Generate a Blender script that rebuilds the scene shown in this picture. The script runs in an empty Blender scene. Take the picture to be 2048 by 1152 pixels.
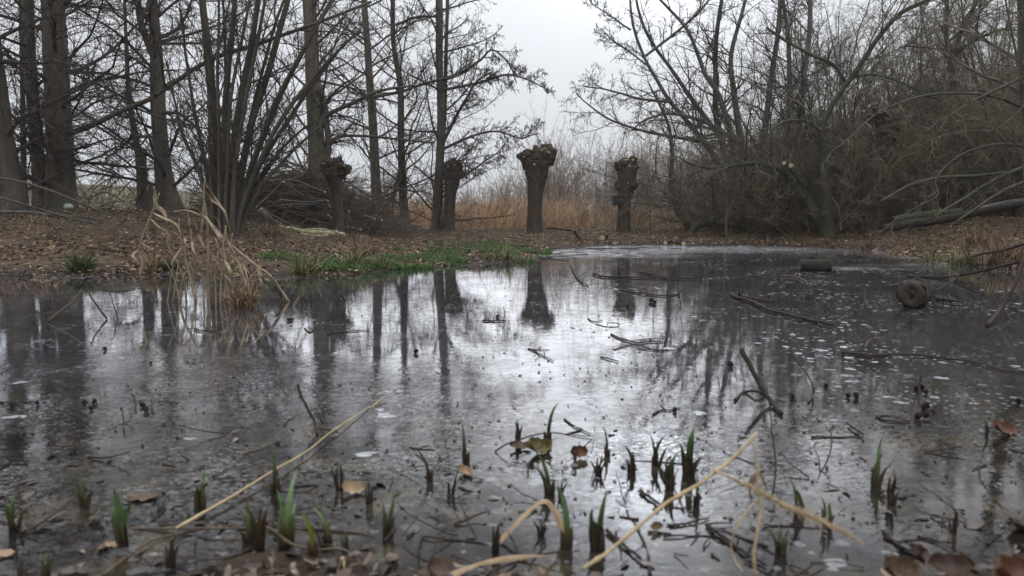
import bpy, math, random
import numpy as np
from mathutils import Vector, Matrix, noise as mnoise

# ------------------------------------------------------------------ camera model
F = 1500.0
CAMZ = 0.65
PITCH = math.atan(151 / F)
CP, SP = math.cos(PITCH), math.sin(PITCH)
scene = bpy.context.scene
col = scene.collection

def ray(x, y):
    a = (x - 1024) / F
    b = (576 - y) / F
    return np.array([a, CP + b * SP, -SP + b * CP])

def W(x, y, Y):
    d = ray(x, y)
    return np.array([0, 0, CAMZ]) + d * (Y / d[1])

def IC(x, y, z=0.0):
    d = ray(x, y)
    return np.array([0, 0, CAMZ]) + d * ((z - CAMZ) / d[2])

def sz(px, Y):
    return px * Y / F

def smooth(t):
    t = np.clip(t, 0, 1)
    return t * t * (3 - 2 * t)

# ------------------------------------------------------------------ pond outline and terrain
SHORE = [(-500, 566), (-250, 562), (0, 556), (80, 552), (150, 556), (210, 548), (330, 551), (430, 556), (560, 555),
         (640, 553), (720, 546), (800, 538), (900, 531), (1000, 527), (1060, 521), (1075, 506), (1090, 495),
         (1200, 492), (1300, 490), (1420, 493), (1500, 491), (1620, 494), (1750, 501), (1830, 514), (1900, 528),
         (1990, 536), (2070, 548), (2130, 580), (2150, 640), (2120, 720), (2085, 800), (2075, 880), (2110, 980),
         (2080, 1085), (1960, 1135), (1800, 1150), (1650, 1190), (1400, 1200), (1200, 1160), (1050, 1140), (900, 1150), (760, 1128), (640, 1118),
         (520, 1110), (420, 1150), (300, 1175), (100, 1180), (-100, 1150), (-300, 900), (-700, 700)]
POLY = np.array([IC(*p)[:2] for p in SHORE])

def sdist(X, Y):
    """distance to the pond outline, positive on land"""
    X = np.asarray(X, float).ravel(); Y = np.asarray(Y, float).ravel()
    d = np.full(X.shape, 1e9); ins = np.zeros(X.shape, bool)
    n = len(POLY)
    for i in range(n):
        ax, ay = POLY[i]; bx, by = POLY[(i + 1) % n]
        ex, ey = bx - ax, by - ay
        t = np.clip(((X - ax) * ex + (Y - ay) * ey) / (ex * ex + ey * ey), 0, 1)
        d = np.minimum(d, np.hypot(X - ax - t * ex, Y - ay - t * ey))
        c = ((ay > Y) != (by > Y)) & (X < ex * (Y - ay) / (ey if abs(ey) > 1e-9 else 1e-9) + ax)
        ins ^= c
    return np.where(ins, -d, d)

def vnoise(X, Y, s, seed=0):
    """cheap smooth value noise on arrays"""
    x = X * s + seed * 17.3; y = Y * s + seed * 7.7
    xi = np.floor(x); yi = np.floor(y)
    fx = x - xi; fy = y - yi
    fx = fx * fx * (3 - 2 * fx); fy = fy * fy * (3 - 2 * fy)
    def h(a, b):
        v = np.sin(a * 127.1 + b * 311.7 + seed * 13.1) * 43758.5453
        return v - np.floor(v)
    return (h(xi, yi) * (1 - fx) + h(xi + 1, yi) * fx) * (1 - fy) + (h(xi, yi + 1) * (1 - fx) + h(xi + 1, yi + 1) * fx) * fy

def ground(X, Y):
    X = np.asarray(X, float); Y = np.asarray(Y, float); shp = X.shape
    X = X.ravel(); Y = Y.ravel()
    d = sdist(X, Y)
    dp = np.maximum(d, 0)
    near = smooth((3.5 - Y) / 2.0)
    z = 0.012 + 0.055 * (1 - np.exp(-dp / 0.5)) + 0.11 * smooth(dp / 6)
    z = z + 0.50 * smooth((-X - 1.6) / 5.5) * smooth(dp / 5.5) * (1 - near)
    z = z + 0.40 * smooth((X - 4.6) / 4.2) * smooth(dp / 4.0) * (1 - near)
    z = z + 1.75 * smooth((-X - 5 - 0.12 * Y) / 16) * smooth((Y - 14) / 36)
    z = np.where(near > 0, z * (1 - .8 * near), z)
    b = (vnoise(X, Y, 1.1, 1) - .5) * 0.10 + (vnoise(X, Y, 3.1, 2) - .5) * 0.05
    z = z + b * smooth(dp / 0.8) * (1 - .75 * near)
    z = z + (vnoise(X, Y, 7.0, 3) - .5) * 0.02 * smooth(dp / 0.1) * (1 - .5 * near)
    z = np.where(d < 0, np.maximum(0.012 + d * 0.5, -0.4), z)
    return z.reshape(shp)

def gz(x, y):
    return float(ground(np.array([x]), np.array([y]))[0])

def GT(x, y, y0=1.2, y1=60):
    """where the sight line through a pixel meets the land"""
    d = ray(x, y)
    Ys = np.linspace(y0, y1, 1500)
    P = np.array([0, 0, CAMZ])[None] + d[None] * (Ys / d[1])[:, None]
    below = P[:, 2] < ground(P[:, 0], P[:, 1])
    k = int(np.argmax(below)) if below.any() else len(Ys) - 1
    p = P[k]; p[2] = gz(p[0], p[1])
    return p

# ------------------------------------------------------------------ mesh helpers
def norm(v):
    return v / np.maximum(np.linalg.norm(v, axis=-1, keepdims=True), 1e-9)

class G:
    def __init__(s):
        s.V = []; s.P = []; s.n = 0; s.mi = []
    def add(s, V, polys, mi=0):
        V = np.asarray(V, float).reshape(-1, 3)
        for p in polys:
            p = np.asarray(p, int)
            if len(p):
                s.P.append(p + s.n); s.mi.append(mi)
        s.V.append(V); s.n += len(V)
    def tubes(s, pts, rad, sides=4, cap=False, rough=0.0, seed=0, mi=0, capmi=None):
        pts = np.asarray(pts, float); rad = np.asarray(rad, float)
        if pts.ndim == 2:
            pts = pts[None]; rad = rad[None]
        B, n, _ = pts.shape
        if B == 0: return
        T = np.empty_like(pts)
        T[:, 1:-1] = pts[:, 2:] - pts[:, :-2]
        T[:, 0] = pts[:, 1] - pts[:, 0]; T[:, -1] = pts[:, -1] - pts[:, -2]
        T = norm(T)
        m = np.abs(pts[:, -1] - pts[:, 0]); ax = np.argmin(m, axis=1)
        ref = np.eye(3)[ax][:, None, :]
        u = norm(np.cross(T, np.broadcast_to(ref, T.shape))); v = np.cross(T, u)
        a = np.arange(sides) * 2 * math.pi / sides
        r = rad[:, :, None]
        if rough:
            rg = np.random.default_rng(seed)
            k = np.arange(n)[None, :, None]
            f = 0
            for q in range(5):
                fa = rg.integers(1, 6); fk = rg.uniform(.15, 1.6)
                f = f + np.sin(fa * a[None, None, :] + fk * k + rg.uniform(0, 6.28)) / 5
            f = f + rg.normal(0, .35, (B, n, sides)) * .6
            r = r * (1 + rough * f)
        V = pts[:, :, None, :] + r[..., None] * (np.cos(a)[None, None, :, None] * u[:, :, None, :] + np.sin(a)[None, None, :, None] * v[:, :, None, :])
        idx = np.arange(B * n * sides).reshape(B, n, sides)
        A = idx[:, :-1, :]; Bq = idx[:, 1:, :]
        q = np.stack([A, np.roll(A, -1, 2), np.roll(Bq, -1, 2), Bq], -1).reshape(-1, 4)
        s.add(V, [q], mi)
        if cap:
            off = s.n - B * n * sides
            c0 = idx[:, 0, ::-1] + off; c1 = idx[:, -1, :] + off
            for c in (c0, c1):
                s.P.append(c); s.mi.append(mi if capmi is None else capmi)
    def build(s, name, mat, parent=None, origin=(0, 0, 0), smooth_=True, local=None):
        V = np.concatenate(s.V) if s.V else np.zeros((0, 3))
        V = V - np.asarray(origin, float)
        me = bpy.data.meshes.new(name)
        me.vertices.add(len(V)); me.vertices.foreach_set('co', V.astype(np.float32).ravel())
        tot = np.concatenate([np.full(len(p), p.shape[1]) for p in s.P]) if s.P else np.zeros(0, int)
        vi = np.concatenate([p.ravel() for p in s.P]) if s.P else np.zeros(0, int)
        me.loops.add(len(vi)); me.loops.foreach_set('vertex_index', vi.astype(np.int32))
        me.polygons.add(len(tot))
        st = np.concatenate([[0], np.cumsum(tot)[:-1]]) if len(tot) else tot
        me.polygons.foreach_set('loop_start', st.astype(np.int32))
        me.polygons.foreach_set('loop_total', tot.astype(np.int32))
        me.polygons.foreach_set('use_smooth', np.full(len(tot), smooth_, bool))
        mats = mat if isinstance(mat, (list, tuple)) else [mat]
        for m in mats: me.materials.append(m)
        if len(mats) > 1:
            mi = np.concatenate([np.full(len(p), k) for p, k in zip(s.P, s.mi)])
            me.polygons.foreach_set('material_index', mi.astype(np.int32))
        me.update(calc_edges=True)
        o = bpy.data.objects.new(name, me); col.objects.link(o)
        if parent is not None: o.parent = parent
        else: o.location = origin
        return o

def tag(o, label=None, cat=None, group=None, kind=None):
    if label: o['label'] = label
    if cat: o['category'] = cat
    if group: o['group'] = group
    if kind: o['kind'] = kind
    return o

def thing(name, loc, label, cat, group=None):
    o = bpy.data.objects.new(name, None); col.objects.link(o)
    o.location = [float(q) for q in loc]; o.empty_display_size = .1
    return tag(o, label, cat, group)

def copy_tree(o, parent=None):
    c = o.copy(); col.objects.link(c)
    if parent is not None: c.parent = parent
    for ch in list(o.children): copy_tree(ch, c)
    return c

def catmull(P, n):
    P = np.asarray(P, float)
    if len(P) == 2:
        t = np.linspace(0, 1, n)[:, None]; return P[0] * (1 - t) + P[1] * t
    Q = np.vstack([2 * P[0] - P[1], P, 2 * P[-1] - P[-2]])
    out = []
    for s in np.linspace(0, len(P) - 1, n):
        i = min(int(s), len(P) - 2); t = s - i
        a, b, c, d = Q[i], Q[i + 1], Q[i + 2], Q[i + 3]
        out.append(.5 * (2 * b + (c - a) * t + (2 * a - 5 * b + 4 * c - d) * t * t + (3 * b - a - 3 * c + d) * t ** 3))
    return np.array(out)

# ------------------------------------------------------------------ branching
def grow(rg, P, D, L, R, n, wob=.1, trop=0., tip=.35):
    B = len(P)
    pts = np.empty((B, n + 1, 3)); pts[:, 0] = P
    d = norm(np.asarray(D, float)); st = (np.asarray(L) / n)[:, None]
    tv = np.array([0, 0, 1.])
    for i in range(n):
        d = norm(d + wob * rg.normal(0, 1, (B, 3)) + trop * tv)
        pts[:, i + 1] = pts[:, i] + d * st
    rad = np.asarray(R)[:, None] * (1 - (1 - tip) * np.linspace(0, 1, n + 1))[None]
    return pts, rad

def spawn(rg, pts, rad, n, t0=.15, t1=1., ang=50, sd=12, ratio=None, length=None, rr=.5, rmin=.004, fall=.5, up=0., rcap=9.):
    B, m, _ = pts.shape
    t = t0 + (t1 - t0) * (np.arange(n)[None] + rg.random((B, n))) / n
    f = t * (m - 1); i = np.minimum(f.astype(int), m - 2); w = (f - i)[..., None]
    b = np.arange(B)[:, None]
    P = pts[b, i] * (1 - w) + pts[b, i + 1] * w
    T = norm(pts[b, i + 1] - pts[b, i])
    r = rad[b, i] * (1 - w[..., 0]) + rad[b, i + 1] * w[..., 0]
    rv = rg.normal(0, 1, (B, n, 3)); rv[..., 2] += up
    rv = norm(rv - (rv * T).sum(-1, keepdims=True) * T)
    a = np.radians(rg.normal(ang, sd, (B, n)))[..., None]
    D = np.cos(a) * T + np.sin(a) * rv
    if ratio is not None:
        pl = np.linalg.norm(np.diff(pts, axis=1), axis=2).sum(1)[:, None]
        L = ratio * pl * (1 - fall * (t - t0) / max(t1 - t0, 1e-6)) * rg.uniform(.55, 1.25, (B, n))
    else:
        L = rg.uniform(length[0], length[1], (B, n)) * (1 - fall * (t - t0) / max(t1 - t0, 1e-6))
    R = np.minimum(np.maximum(r * rr, rmin), rcap)
    return P.reshape(-1, 3), D.reshape(-1, 3), L.ravel(), R.ravel()

def crown(g, rg, pts, rad, levels):
    """adds all side branches of the given stems to g; returns the last level's tips"""
    out = []
    for lv in levels:
        P, D, L, R = spawn(rg, pts, rad, lv['n'], lv.get('t0', .12), lv.get('t1', 1.), lv.get('ang', 50), lv.get('sd', 14),
                           lv.get('ratio'), lv.get('len'), lv.get('rr', .5), lv.get('rmin', .004), lv.get('fall', .5),
                           lv.get('up', 0.), lv.get('rcap', 9.))
        pts, rad = grow(rg, P, D, L, R, lv.get('seg', 4), lv.get('wob', .14), lv.get('trop', .03), lv.get('tip', .35))
        g.tubes(pts, rad, lv.get('sides', 3))
        out.append((pts, rad))
    return out

def dangles(g, rg, pts, k, l=(.03, .06), r=.0045, frac=.5):
    """catkins and small cones hanging from the twigs"""
    B, m, _ = pts.shape
    b = rg.integers(0, B, k); i = rg.integers(1, m, k)
    P = pts[b, i] + rg.normal(0, .006, (k, 3))
    L = rg.uniform(l[0], l[1], k)
    D = norm(np.stack([rg.normal(0, .25, k), rg.normal(0, .25, k), -np.ones(k)], 1))
    p = np.stack([P, P + D * L[:, None] * .5, P + D * L[:, None]], 1)
    rad = np.stack([np.full(k, r * .6), np.full(k, r * 1.3), np.full(k, r * .5)], 1) * rg.uniform(.7, 1.3, (k, 1))
    g.tubes(p, rad, 4)

# ------------------------------------------------------------------ materials
def new_mat(name):
    m = bpy.data.materials.new(name); m.use_nodes = True
    nt = m.node_tree; b = nt.nodes['Principled BSDF']
    return m, nt, b

def nd(nt, t, **kw):
    n = nt.nodes.new(t)
    for k, v in kw.items():
        if k in n.inputs.keys(): n.inputs[k].default_value = v
        else: setattr(n, k, v)
    return n

def ramp(nt, stops, interp='LINEAR'):
    r = nt.nodes.new('ShaderNodeValToRGB'); cr = r.color_ramp; cr.interpolation = interp
    while len(cr.elements) < len(stops): cr.elements.new(.5)
    for e, (p, c) in zip(cr.elements, stops):
        e.position = p; e.color = (c[0], c[1], c[2], 1)
    return r

def mixc(nt, fac, a, b, mode='MIX'):
    n = nt.nodes.new('ShaderNodeMix'); n.data_type = 'RGBA'; n.blend_type = mode
    for s, v in ((0, fac), (6, a), (7, b)):
        if hasattr(v, 'links') or hasattr(v, 'is_linked'): nt.links.new(v, n.inputs[s])
        else:
            n.inputs[s].default_value = v if not isinstance(v, tuple) else (v[0], v[1], v[2], 1)
    return n.outputs[2]

def math_(nt, op, a, b=None, c=None, clamp=False):
    n = nt.nodes.new('ShaderNodeMath'); n.operation = op; n.use_clamp = clamp
    for i, v in enumerate((a, b, c)):
        if v is None: continue
        if hasattr(v, 'is_linked'): nt.links.new(v, n.inputs[i])
        else: n.inputs[i].default_value = v
    return n.outputs[0]

def mapr(nt, v, a, b, c=0., d=1., smoothstep=True):
    n = nt.nodes.new('ShaderNodeMapRange'); n.interpolation_type = 'SMOOTHSTEP' if smoothstep else 'LINEAR'
    nt.links.new(v, n.inputs[0])
    for i, q in zip((1, 2, 3, 4), (a, b, c, d)): n.inputs[i].default_value = q
    return n.outputs[0]

def bark_mat(name, c1, c2, moss=None, mossamt=.0, sc=9., bump=.5, stretch=.22):
    m, nt, b = new_mat(name); L = nt.links.new
    tc = nd(nt, 'ShaderNodeTexCoord'); mp = nd(nt, 'ShaderNodeMapping'); mp.inputs['Scale'].default_value = (1, 1, stretch)
    L(tc.outputs['Object'], mp.inputs[0])
    n1 = nd(nt, 'ShaderNodeTexNoise', Scale=sc, Detail=6., Roughness=.65); L(mp.outputs[0], n1.inputs['Vector'])
    n2 = nd(nt, 'ShaderNodeTexNoise', Scale=sc * 4, Detail=4., Roughness=.7); L(mp.outputs[0], n2.inputs['Vector'])
    r = ramp(nt, [(.28, c1), (.72, c2)]); L(n1.outputs[0], r.inputs[0])
    c = mixc(nt, mapr(nt, n2.outputs[0], .45, .75, 0, .6), r.outputs[0], tuple(q * .45 for q in c1))
    if moss:
        n3 = nd(nt, 'ShaderNodeTexNoise', Scale=1.3, Detail=5., Roughness=.7); L(tc.outputs['Object'], n3.inputs['Vector'])
        c = mixc(nt, mapr(nt, n3.outputs[0], .58 - mossamt * .3, .78 - mossamt * .3, 0, .8), c, moss)
    L(c, b.inputs['Base Color']); b.inputs['Roughness'].default_value = .85
    b.inputs['Specular IOR Level'].default_value = .25
    h = mixc(nt, .5, n1.outputs[0], n2.outputs[0])
    bp = nd(nt, 'ShaderNodeBump', Strength=bump, Distance=.03); L(h, bp.inputs['Height']); L(bp.outputs[0], b.inputs['Normal'])
    return m

def island_mat(name, stops, rough=.8, spec=.3, transl=.0, noise_sc=0):
    m, nt, b = new_mat(name); L = nt.links.new
    ge = nd(nt, 'ShaderNodeNewGeometry')
    r = ramp(nt, stops); L(ge.outputs['Random Per Island'], r.inputs[0])
    c = r.outputs[0]
    if noise_sc:
        tc = nd(nt, 'ShaderNodeTexCoord')
        n1 = nd(nt, 'ShaderNodeTexNoise', Scale=noise_sc, Detail=4.); L(tc.outputs['Object'], n1.inputs['Vector'])
        c = mixc(nt, mapr(nt, n1.outputs[0], .35, .7, 0, .55), c, tuple(q * .4 for q in stops[0][1]))
    L(c, b.inputs['Base Color']); b.inputs['Roughness'].default_value = rough
    b.inputs['Specular IOR Level'].default_value = spec
    return m

def zramp_mat(name, stops, z1=.12, rough=.5, spec=.35):
    """leaf colour that changes from the sheath at the base to the tip"""
    m, nt, b = new_mat(name); L = nt.links.new
    tc = nd(nt, 'ShaderNodeTexCoord'); sx = nd(nt, 'ShaderNodeSeparateXYZ'); L(tc.outputs['Object'], sx.inputs[0])
    n1 = nd(nt, 'ShaderNodeTexNoise', Scale=40., Detail=4.); L(tc.outputs['Object'], n1.inputs['Vector'])
    z = math_(nt, 'ADD', mapr(nt, sx.outputs[2], 0, z1, 0, 1, False), math_(nt, 'MULTIPLY_ADD', n1.outputs[0], .3, -.15))
    r = ramp(nt, stops); L(z, r.inputs[0])
    c = mixc(nt, mapr(nt, n1.outputs[0], .45, .75, 0, .35), r.outputs[0], tuple(q * .5 for q in stops[0][1]))
    L(c, b.inputs['Base Color']); b.inputs['Roughness'].default_value = rough
    b.inputs['Specular IOR Level'].default_value = spec
    return m

M = {}
M['alder'] = bark_mat('alder_bark', (.062, .052, .040), (.175, .148, .116), (.095, .10, .065), .30)
M['willow'] = bark_mat('willow_bark', (.046, .039, .031), (.130, .112, .090), (.080, .086, .050), .40, 7.)
M['pale_bark'] = bark_mat('pale_grey_bark', (.060, .057, .052), (.17, .16, .145), (.085, .095, .055), .3)
M['mossy'] = bark_mat('mossy_bark', (.042, .040, .028), (.105, .10, .070), (.066, .074, .040), .55)
M['pollard'] = bark_mat('pollard_bark', (.040, .031, .024), (.125, .095, .070), (.055, .055, .030), .25, 17., 1., .16)
M['pollard_dark'] = bark_mat('dark_pollard_bark', (.024, .019, .016), (.072, .058, .048), (.035, .04, .022), .25, 17., 1., .16)
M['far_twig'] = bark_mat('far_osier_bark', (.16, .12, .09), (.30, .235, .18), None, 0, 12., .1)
M['thicket'] = bark_mat('thicket_twig_bark', (.105, .086, .058), (.22, .182, .124), None, 0, 10., .1)
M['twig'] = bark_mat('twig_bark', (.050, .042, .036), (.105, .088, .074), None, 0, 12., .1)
M['twig_brown'] = bark_mat('brown_twig_bark', (.070, .056, .044), (.15, .118, .090), None, 0, 12., .1)
M['twig_olive'] = bark_mat('olive_twig_bark', (.088, .076, .056), (.19, .165, .12), None, 0, 10., .1)
M['wet_twig'] = bark_mat('wet_twig_bark', (.020, .014, .012), (.062, .044, .036), None, 0, 60., .3, 1.)
M['brown_twig'] = bark_mat('dry_twig_bark', (.07, .05, .035), (.17, .125, .085), None, 0, 60., .3, 1.)
M['log'] = bark_mat('log_bark', (.014, .011, .009), (.058, .047, .036), (.035, .037, .02), .2, 16., .9, .4)
M['pale_pole'] = bark_mat('pale_pole_bark', (.24, .22, .12), (.52, .48, .31), (.18, .19, .09), .3, 10., .3)
M['straw'] = bark_mat('dry_straw', (.30, .22, .12), (.55, .43, .26), None, 0, 25., .2, 1.)
M['reed'] = island_mat('dry_reed', [(0, (.17, .12, .075)), (.5, (.31, .23, .15)), (1, (.44, .34, .235))], .75, .3, noise_sc=18)
M['reedbed'] = island_mat('reed_bed_straw', [(0, (.30, .19, .105)), (.5, (.50, .335, .20)), (1, (.62, .46, .30))], .85, .2)
M['litter'] = island_mat('fallen_leaf', [(0, (.045, .028, .018)), (.35, (.145, .090, .052)), (.6, (.25, .16, .095)), (.85, (.34, .235, .145)), (1, (.46, .345, .235))], .7, .35, noise_sc=25)
M['dark_litter'] = island_mat('wet_fallen_leaf', [(0, (.020, .013, .010)), (.5, (.065, .040, .026)), (.85, (.13, .08, .05)), (1, (.24, .16, .10))], .45, .5, noise_sc=40)
M['grass'] = island_mat('green_grass', [(0, (.040, .055, .016)), (.25, (.045, .085, .020)), (.6, (.070, .145, .030)), (.92, (.12, .20, .055)), (1, (.24, .19, .10))], .6, .3)
M['sedge'] = island_mat('sedge_blade', [(0, (.05, .075, .022)), (.35, (.10, .13, .045)), (.6, (.22, .18, .09)), (1, (.40, .31, .18))], .65, .3)
M['dead_sedge'] = island_mat('dead_sedge_blade', [(0, (.07, .043, .025)), (.5, (.19, .125, .07)), (1, (.36, .26, .16))], .75, .3)
M['weed'] = island_mat('green_weed', [(0, (.035, .05, .015)), (.6, (.07, .095, .03)), (1, (.13, .13, .06))], .65, .3)
M['debris'] = island_mat('dark_debris', [(0, (.012, .009, .008)), (.7, (.04, .028, .022)), (1, (.09, .06, .04))], .6, .4)
M['cone'] = bark_mat('cone_scales', (.012, .008, .007), (.05, .032, .026), None, 0, 120., .6, 1.)
M['iris_green'] = zramp_mat('iris_green', [(0, (.045, .028, .016)), (.25, (.065, .075, .027)), (.6, (.10, .165, .055)), (1, (.165, .235, .11))], .13)
M['iris_pale'] = zramp_mat('iris_pale_green', [(0, (.05, .035, .02)), (.25, (.09, .11, .04)), (.6, (.16, .25, .11)), (1, (.24, .33, .18))], .14)
M['iris_dark'] = zramp_mat('iris_dark_green', [(0, (.025, .015, .012)), (.35, (.038, .038, .018)), (.65, (.055, .095, .032)), (1, (.09, .14, .055))], .11)
M['iris_brown'] = zramp_mat('iris_brown_sheath', [(0, (.022, .013, .009)), (.6, (.055, .034, .018)), (1, (.10, .075, .03))], .09)
M['iris_yellow'] = zramp_mat('iris_yellow_green', [(0, (.05, .045, .015)), (.5, (.17, .19, .03)), (1, (.30, .33, .06))], .1)
M['sheath'] = zramp_mat('rotting_sheath', [(0, (.022, .014, .010)), (.6, (.075, .045, .026)), (1, (.16, .10, .06))], .05)

SKY_BASE, SKY_GRAD, SKY_TOP = 5.05, 1.0, 10.5
SUN_E = .6
EXPOSURE = 0.25
ICE_F0, ICE_F1 = .05, .97
HAZE = .0008

def plain(name, c1, c2, sc, rough=.7, bump=.2, spec=.3):
    m, nt, b = new_mat(name); L = nt.links.new
    tc = nd(nt, 'ShaderNodeTexCoord')
    n1 = nd(nt, 'ShaderNodeTexNoise', Scale=sc, Detail=6., Roughness=.65); L(tc.outputs['Object'], n1.inputs['Vector'])
    r = ramp(nt, [(.3, c1), (.7, c2)]); L(n1.outputs[0], r.inputs[0])
    L(r.outputs[0], b.inputs['Base Color']); b.inputs['Roughness'].default_value = rough; b.inputs['Specular IOR Level'].default_value = spec
    bp = nd(nt, 'ShaderNodeBump', Strength=bump, Distance=.01); L(n1.outputs[0], bp.inputs['Height']); L(bp.outputs[0], b.inputs['Normal'])
    return m
M['cut'] = plain('sawn_wood', (.38, .28, .16), (.66, .54, .36), 30., .75)
M['dark_cut'] = plain('weathered_end_grain', (.020, .015, .012), (.075, .056, .044), 18., .7, .6)
M['leaf_brown'] = plain('dead_leaf_brown', (.035, .021, .014), (.14, .085, .048), 30., .5)
M['leaf_tan'] = plain('dead_leaf_tan', (.20, .13, .075), (.42, .30, .18), 30., .55)
M['leaf_red'] = plain('dead_leaf_russet', (.06, .026, .016), (.16, .07, .038), 40., .45)
M['leaf_dark'] = plain('dead_leaf_dark', (.025, .015, .011), (.085, .05, .033), 30., .45)
M['leaf_olive'] = plain('dead_leaf_olive', (.07, .055, .022), (.20, .16, .07), 40., .5)
M['stone'] = plain('streaked_stone', (.05, .065, .05), (.38, .41, .37), 16., .6, .5)
M['box'] = plain('dark_weathered_board', (.016, .016, .015), (.045, .043, .040), 20., .8, .4)
M['floe'] = plain('white_ice', (.14, .15, .16), (.50, .52, .54), 34., .25, .3, .5)

# ------------------------------------------------------------------ sky, sun, camera
SUN_EL, SUN_AZ = math.radians(24), math.radians(10)      # azimuth measured from +Y towards +X
w = bpy.data.worlds.new('World'); scene.world = w; w.use_nodes = True
nt = w.node_tree; L = nt.links.new
bg = nt.nodes['Background']
sky = nd(nt, 'ShaderNodeTexSky'); sky.sky_type = 'NISHITA'; sky.sun_disc = False
sky.sun_elevation = SUN_EL; sky.sun_rotation = SUN_AZ; sky.dust_density = 1.; sky.air_density = 1.2
hsv = nd(nt, 'ShaderNodeHueSaturation', Saturation=.12); L(sky.outputs[0], hsv.inputs['Color'])
tc = nd(nt, 'ShaderNodeTexCoord'); sx = nd(nt, 'ShaderNodeSeparateXYZ'); L(tc.outputs['Generated'], sx.inputs[0])
zz = math_(nt, 'MAXIMUM', sx.outputs[2], 0.)
cie = math_(nt, 'ADD', math_(nt, 'MULTIPLY_ADD', zz, SKY_GRAD, SKY_BASE), math_(nt, 'MULTIPLY', math_(nt, 'MULTIPLY', zz, zz), SKY_TOP))               # overcast sky: brighter overhead
n1 = nd(nt, 'ShaderNodeTexNoise', Scale=2.2, Detail=4., Roughness=.5)
mp = nd(nt, 'ShaderNodeMapping'); mp.inputs['Scale'].default_value = (1, 1, 3.0); L(tc.outputs['Generated'], mp.inputs[0]); L(mp.outputs[0], n1.inputs['Vector'])
cl = mapr(nt, n1.outputs[0], .3, .7, .95, 1.05)
sdv = (math.sin(SUN_AZ) * math.cos(SUN_EL), math.cos(SUN_AZ) * math.cos(SUN_EL), math.sin(SUN_EL))
dt = nd(nt, 'ShaderNodeVectorMath', operation='DOT_PRODUCT'); nv_ = nd(nt, 'ShaderNodeVectorMath', operation='NORMALIZE'); L(tc.outputs['Generated'], nv_.inputs[0])
L(nv_.outputs[0], dt.inputs[0]); dt.inputs[1].default_value = sdv
dm = math_(nt, 'MAXIMUM', dt.outputs['Value'], 0.)
glow = math_(nt, 'ADD', math_(nt, 'MULTIPLY', math_(nt, 'POWER', dm, 250.), 6.), math_(nt, 'MULTIPLY', math_(nt, 'POWER', dm, 50.), .3))      # the veiled sun behind the cloud
val = math_(nt, 'MULTIPLY', math_(nt, 'MULTIPLY', cie, cl), math_(nt, 'MULTIPLY_ADD', glow, 1., 1.))
rgb = nd(nt, 'ShaderNodeCombineColor')
L(math_(nt, 'MULTIPLY', val, .955), rgb.inputs[0]); L(math_(nt, 'MULTIPLY', val, .99), rgb.inputs[1]); L(math_(nt, 'MULTIPLY', val, 1.045), rgb.inputs[2])
c = mixc(nt, .98, hsv.outputs[0], rgb.outputs[0])
L(c, bg.inputs['Color']); bg.inputs['Strength'].default_value = .12

sd = bpy.data.lights.new('sun', 'SUN'); sd.energy = SUN_E; sd.angle = math.radians(85); sd.color = (1, .96, .90)
so = bpy.data.objects.new('sun', sd); col.objects.link(so)
sdir = Vector((math.sin(SUN_AZ) * math.cos(SUN_EL), math.cos(SUN_AZ) * math.cos(SUN_EL), math.sin(SUN_EL)))
so.rotation_euler = sdir.to_track_quat('Z', 'Y').to_euler(); so.location = (0, 0, 30)

cd = bpy.data.cameras.new('camera'); co = bpy.data.objects.new('camera', cd); col.objects.link(co)
co.location = (0, 0, CAMZ); co.rotation_euler = (math.pi / 2 - PITCH, 0, 0)
cd.sensor_width = 36; cd.lens = F / 2048 * 36; cd.clip_start = .02; cd.clip_end = 2000
cd.dof.use_dof = True; cd.dof.focus_distance = 9.; cd.dof.aperture_fstop = 4.2
scene.camera = co
vs = scene.view_settings; vs.view_transform = 'Standard'; vs.look = 'None'; vs.gamma = 1; vs.exposure = EXPOSURE
try: scene.display_settings.display_device = 'sRGB'
except Exception: pass
cy = scene.cycles
cy.max_bounces = 5; cy.diffuse_bounces = 2; cy.glossy_bounces = 3; cy.transmission_bounces = 1; cy.transparent_max_bounces = 4; cy.volume_bounces = 0
cy.caustics_reflective = False; cy.caustics_refractive = False

# ------------------------------------------------------------------ terrain
def axis(a, b, fine0, fine1, step, grow_):
    xs = [fine0]
    while xs[-1] < fine1: xs.append(xs[-1] + step)
    s = step
    while xs[-1] < b: s *= grow_; xs.append(xs[-1] + s)
    lo = [fine0]; s = step
    while lo[-1] > a: s *= grow_; lo.append(lo[-1] - s)
    return np.array(sorted(lo[1:]) + xs)

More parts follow.
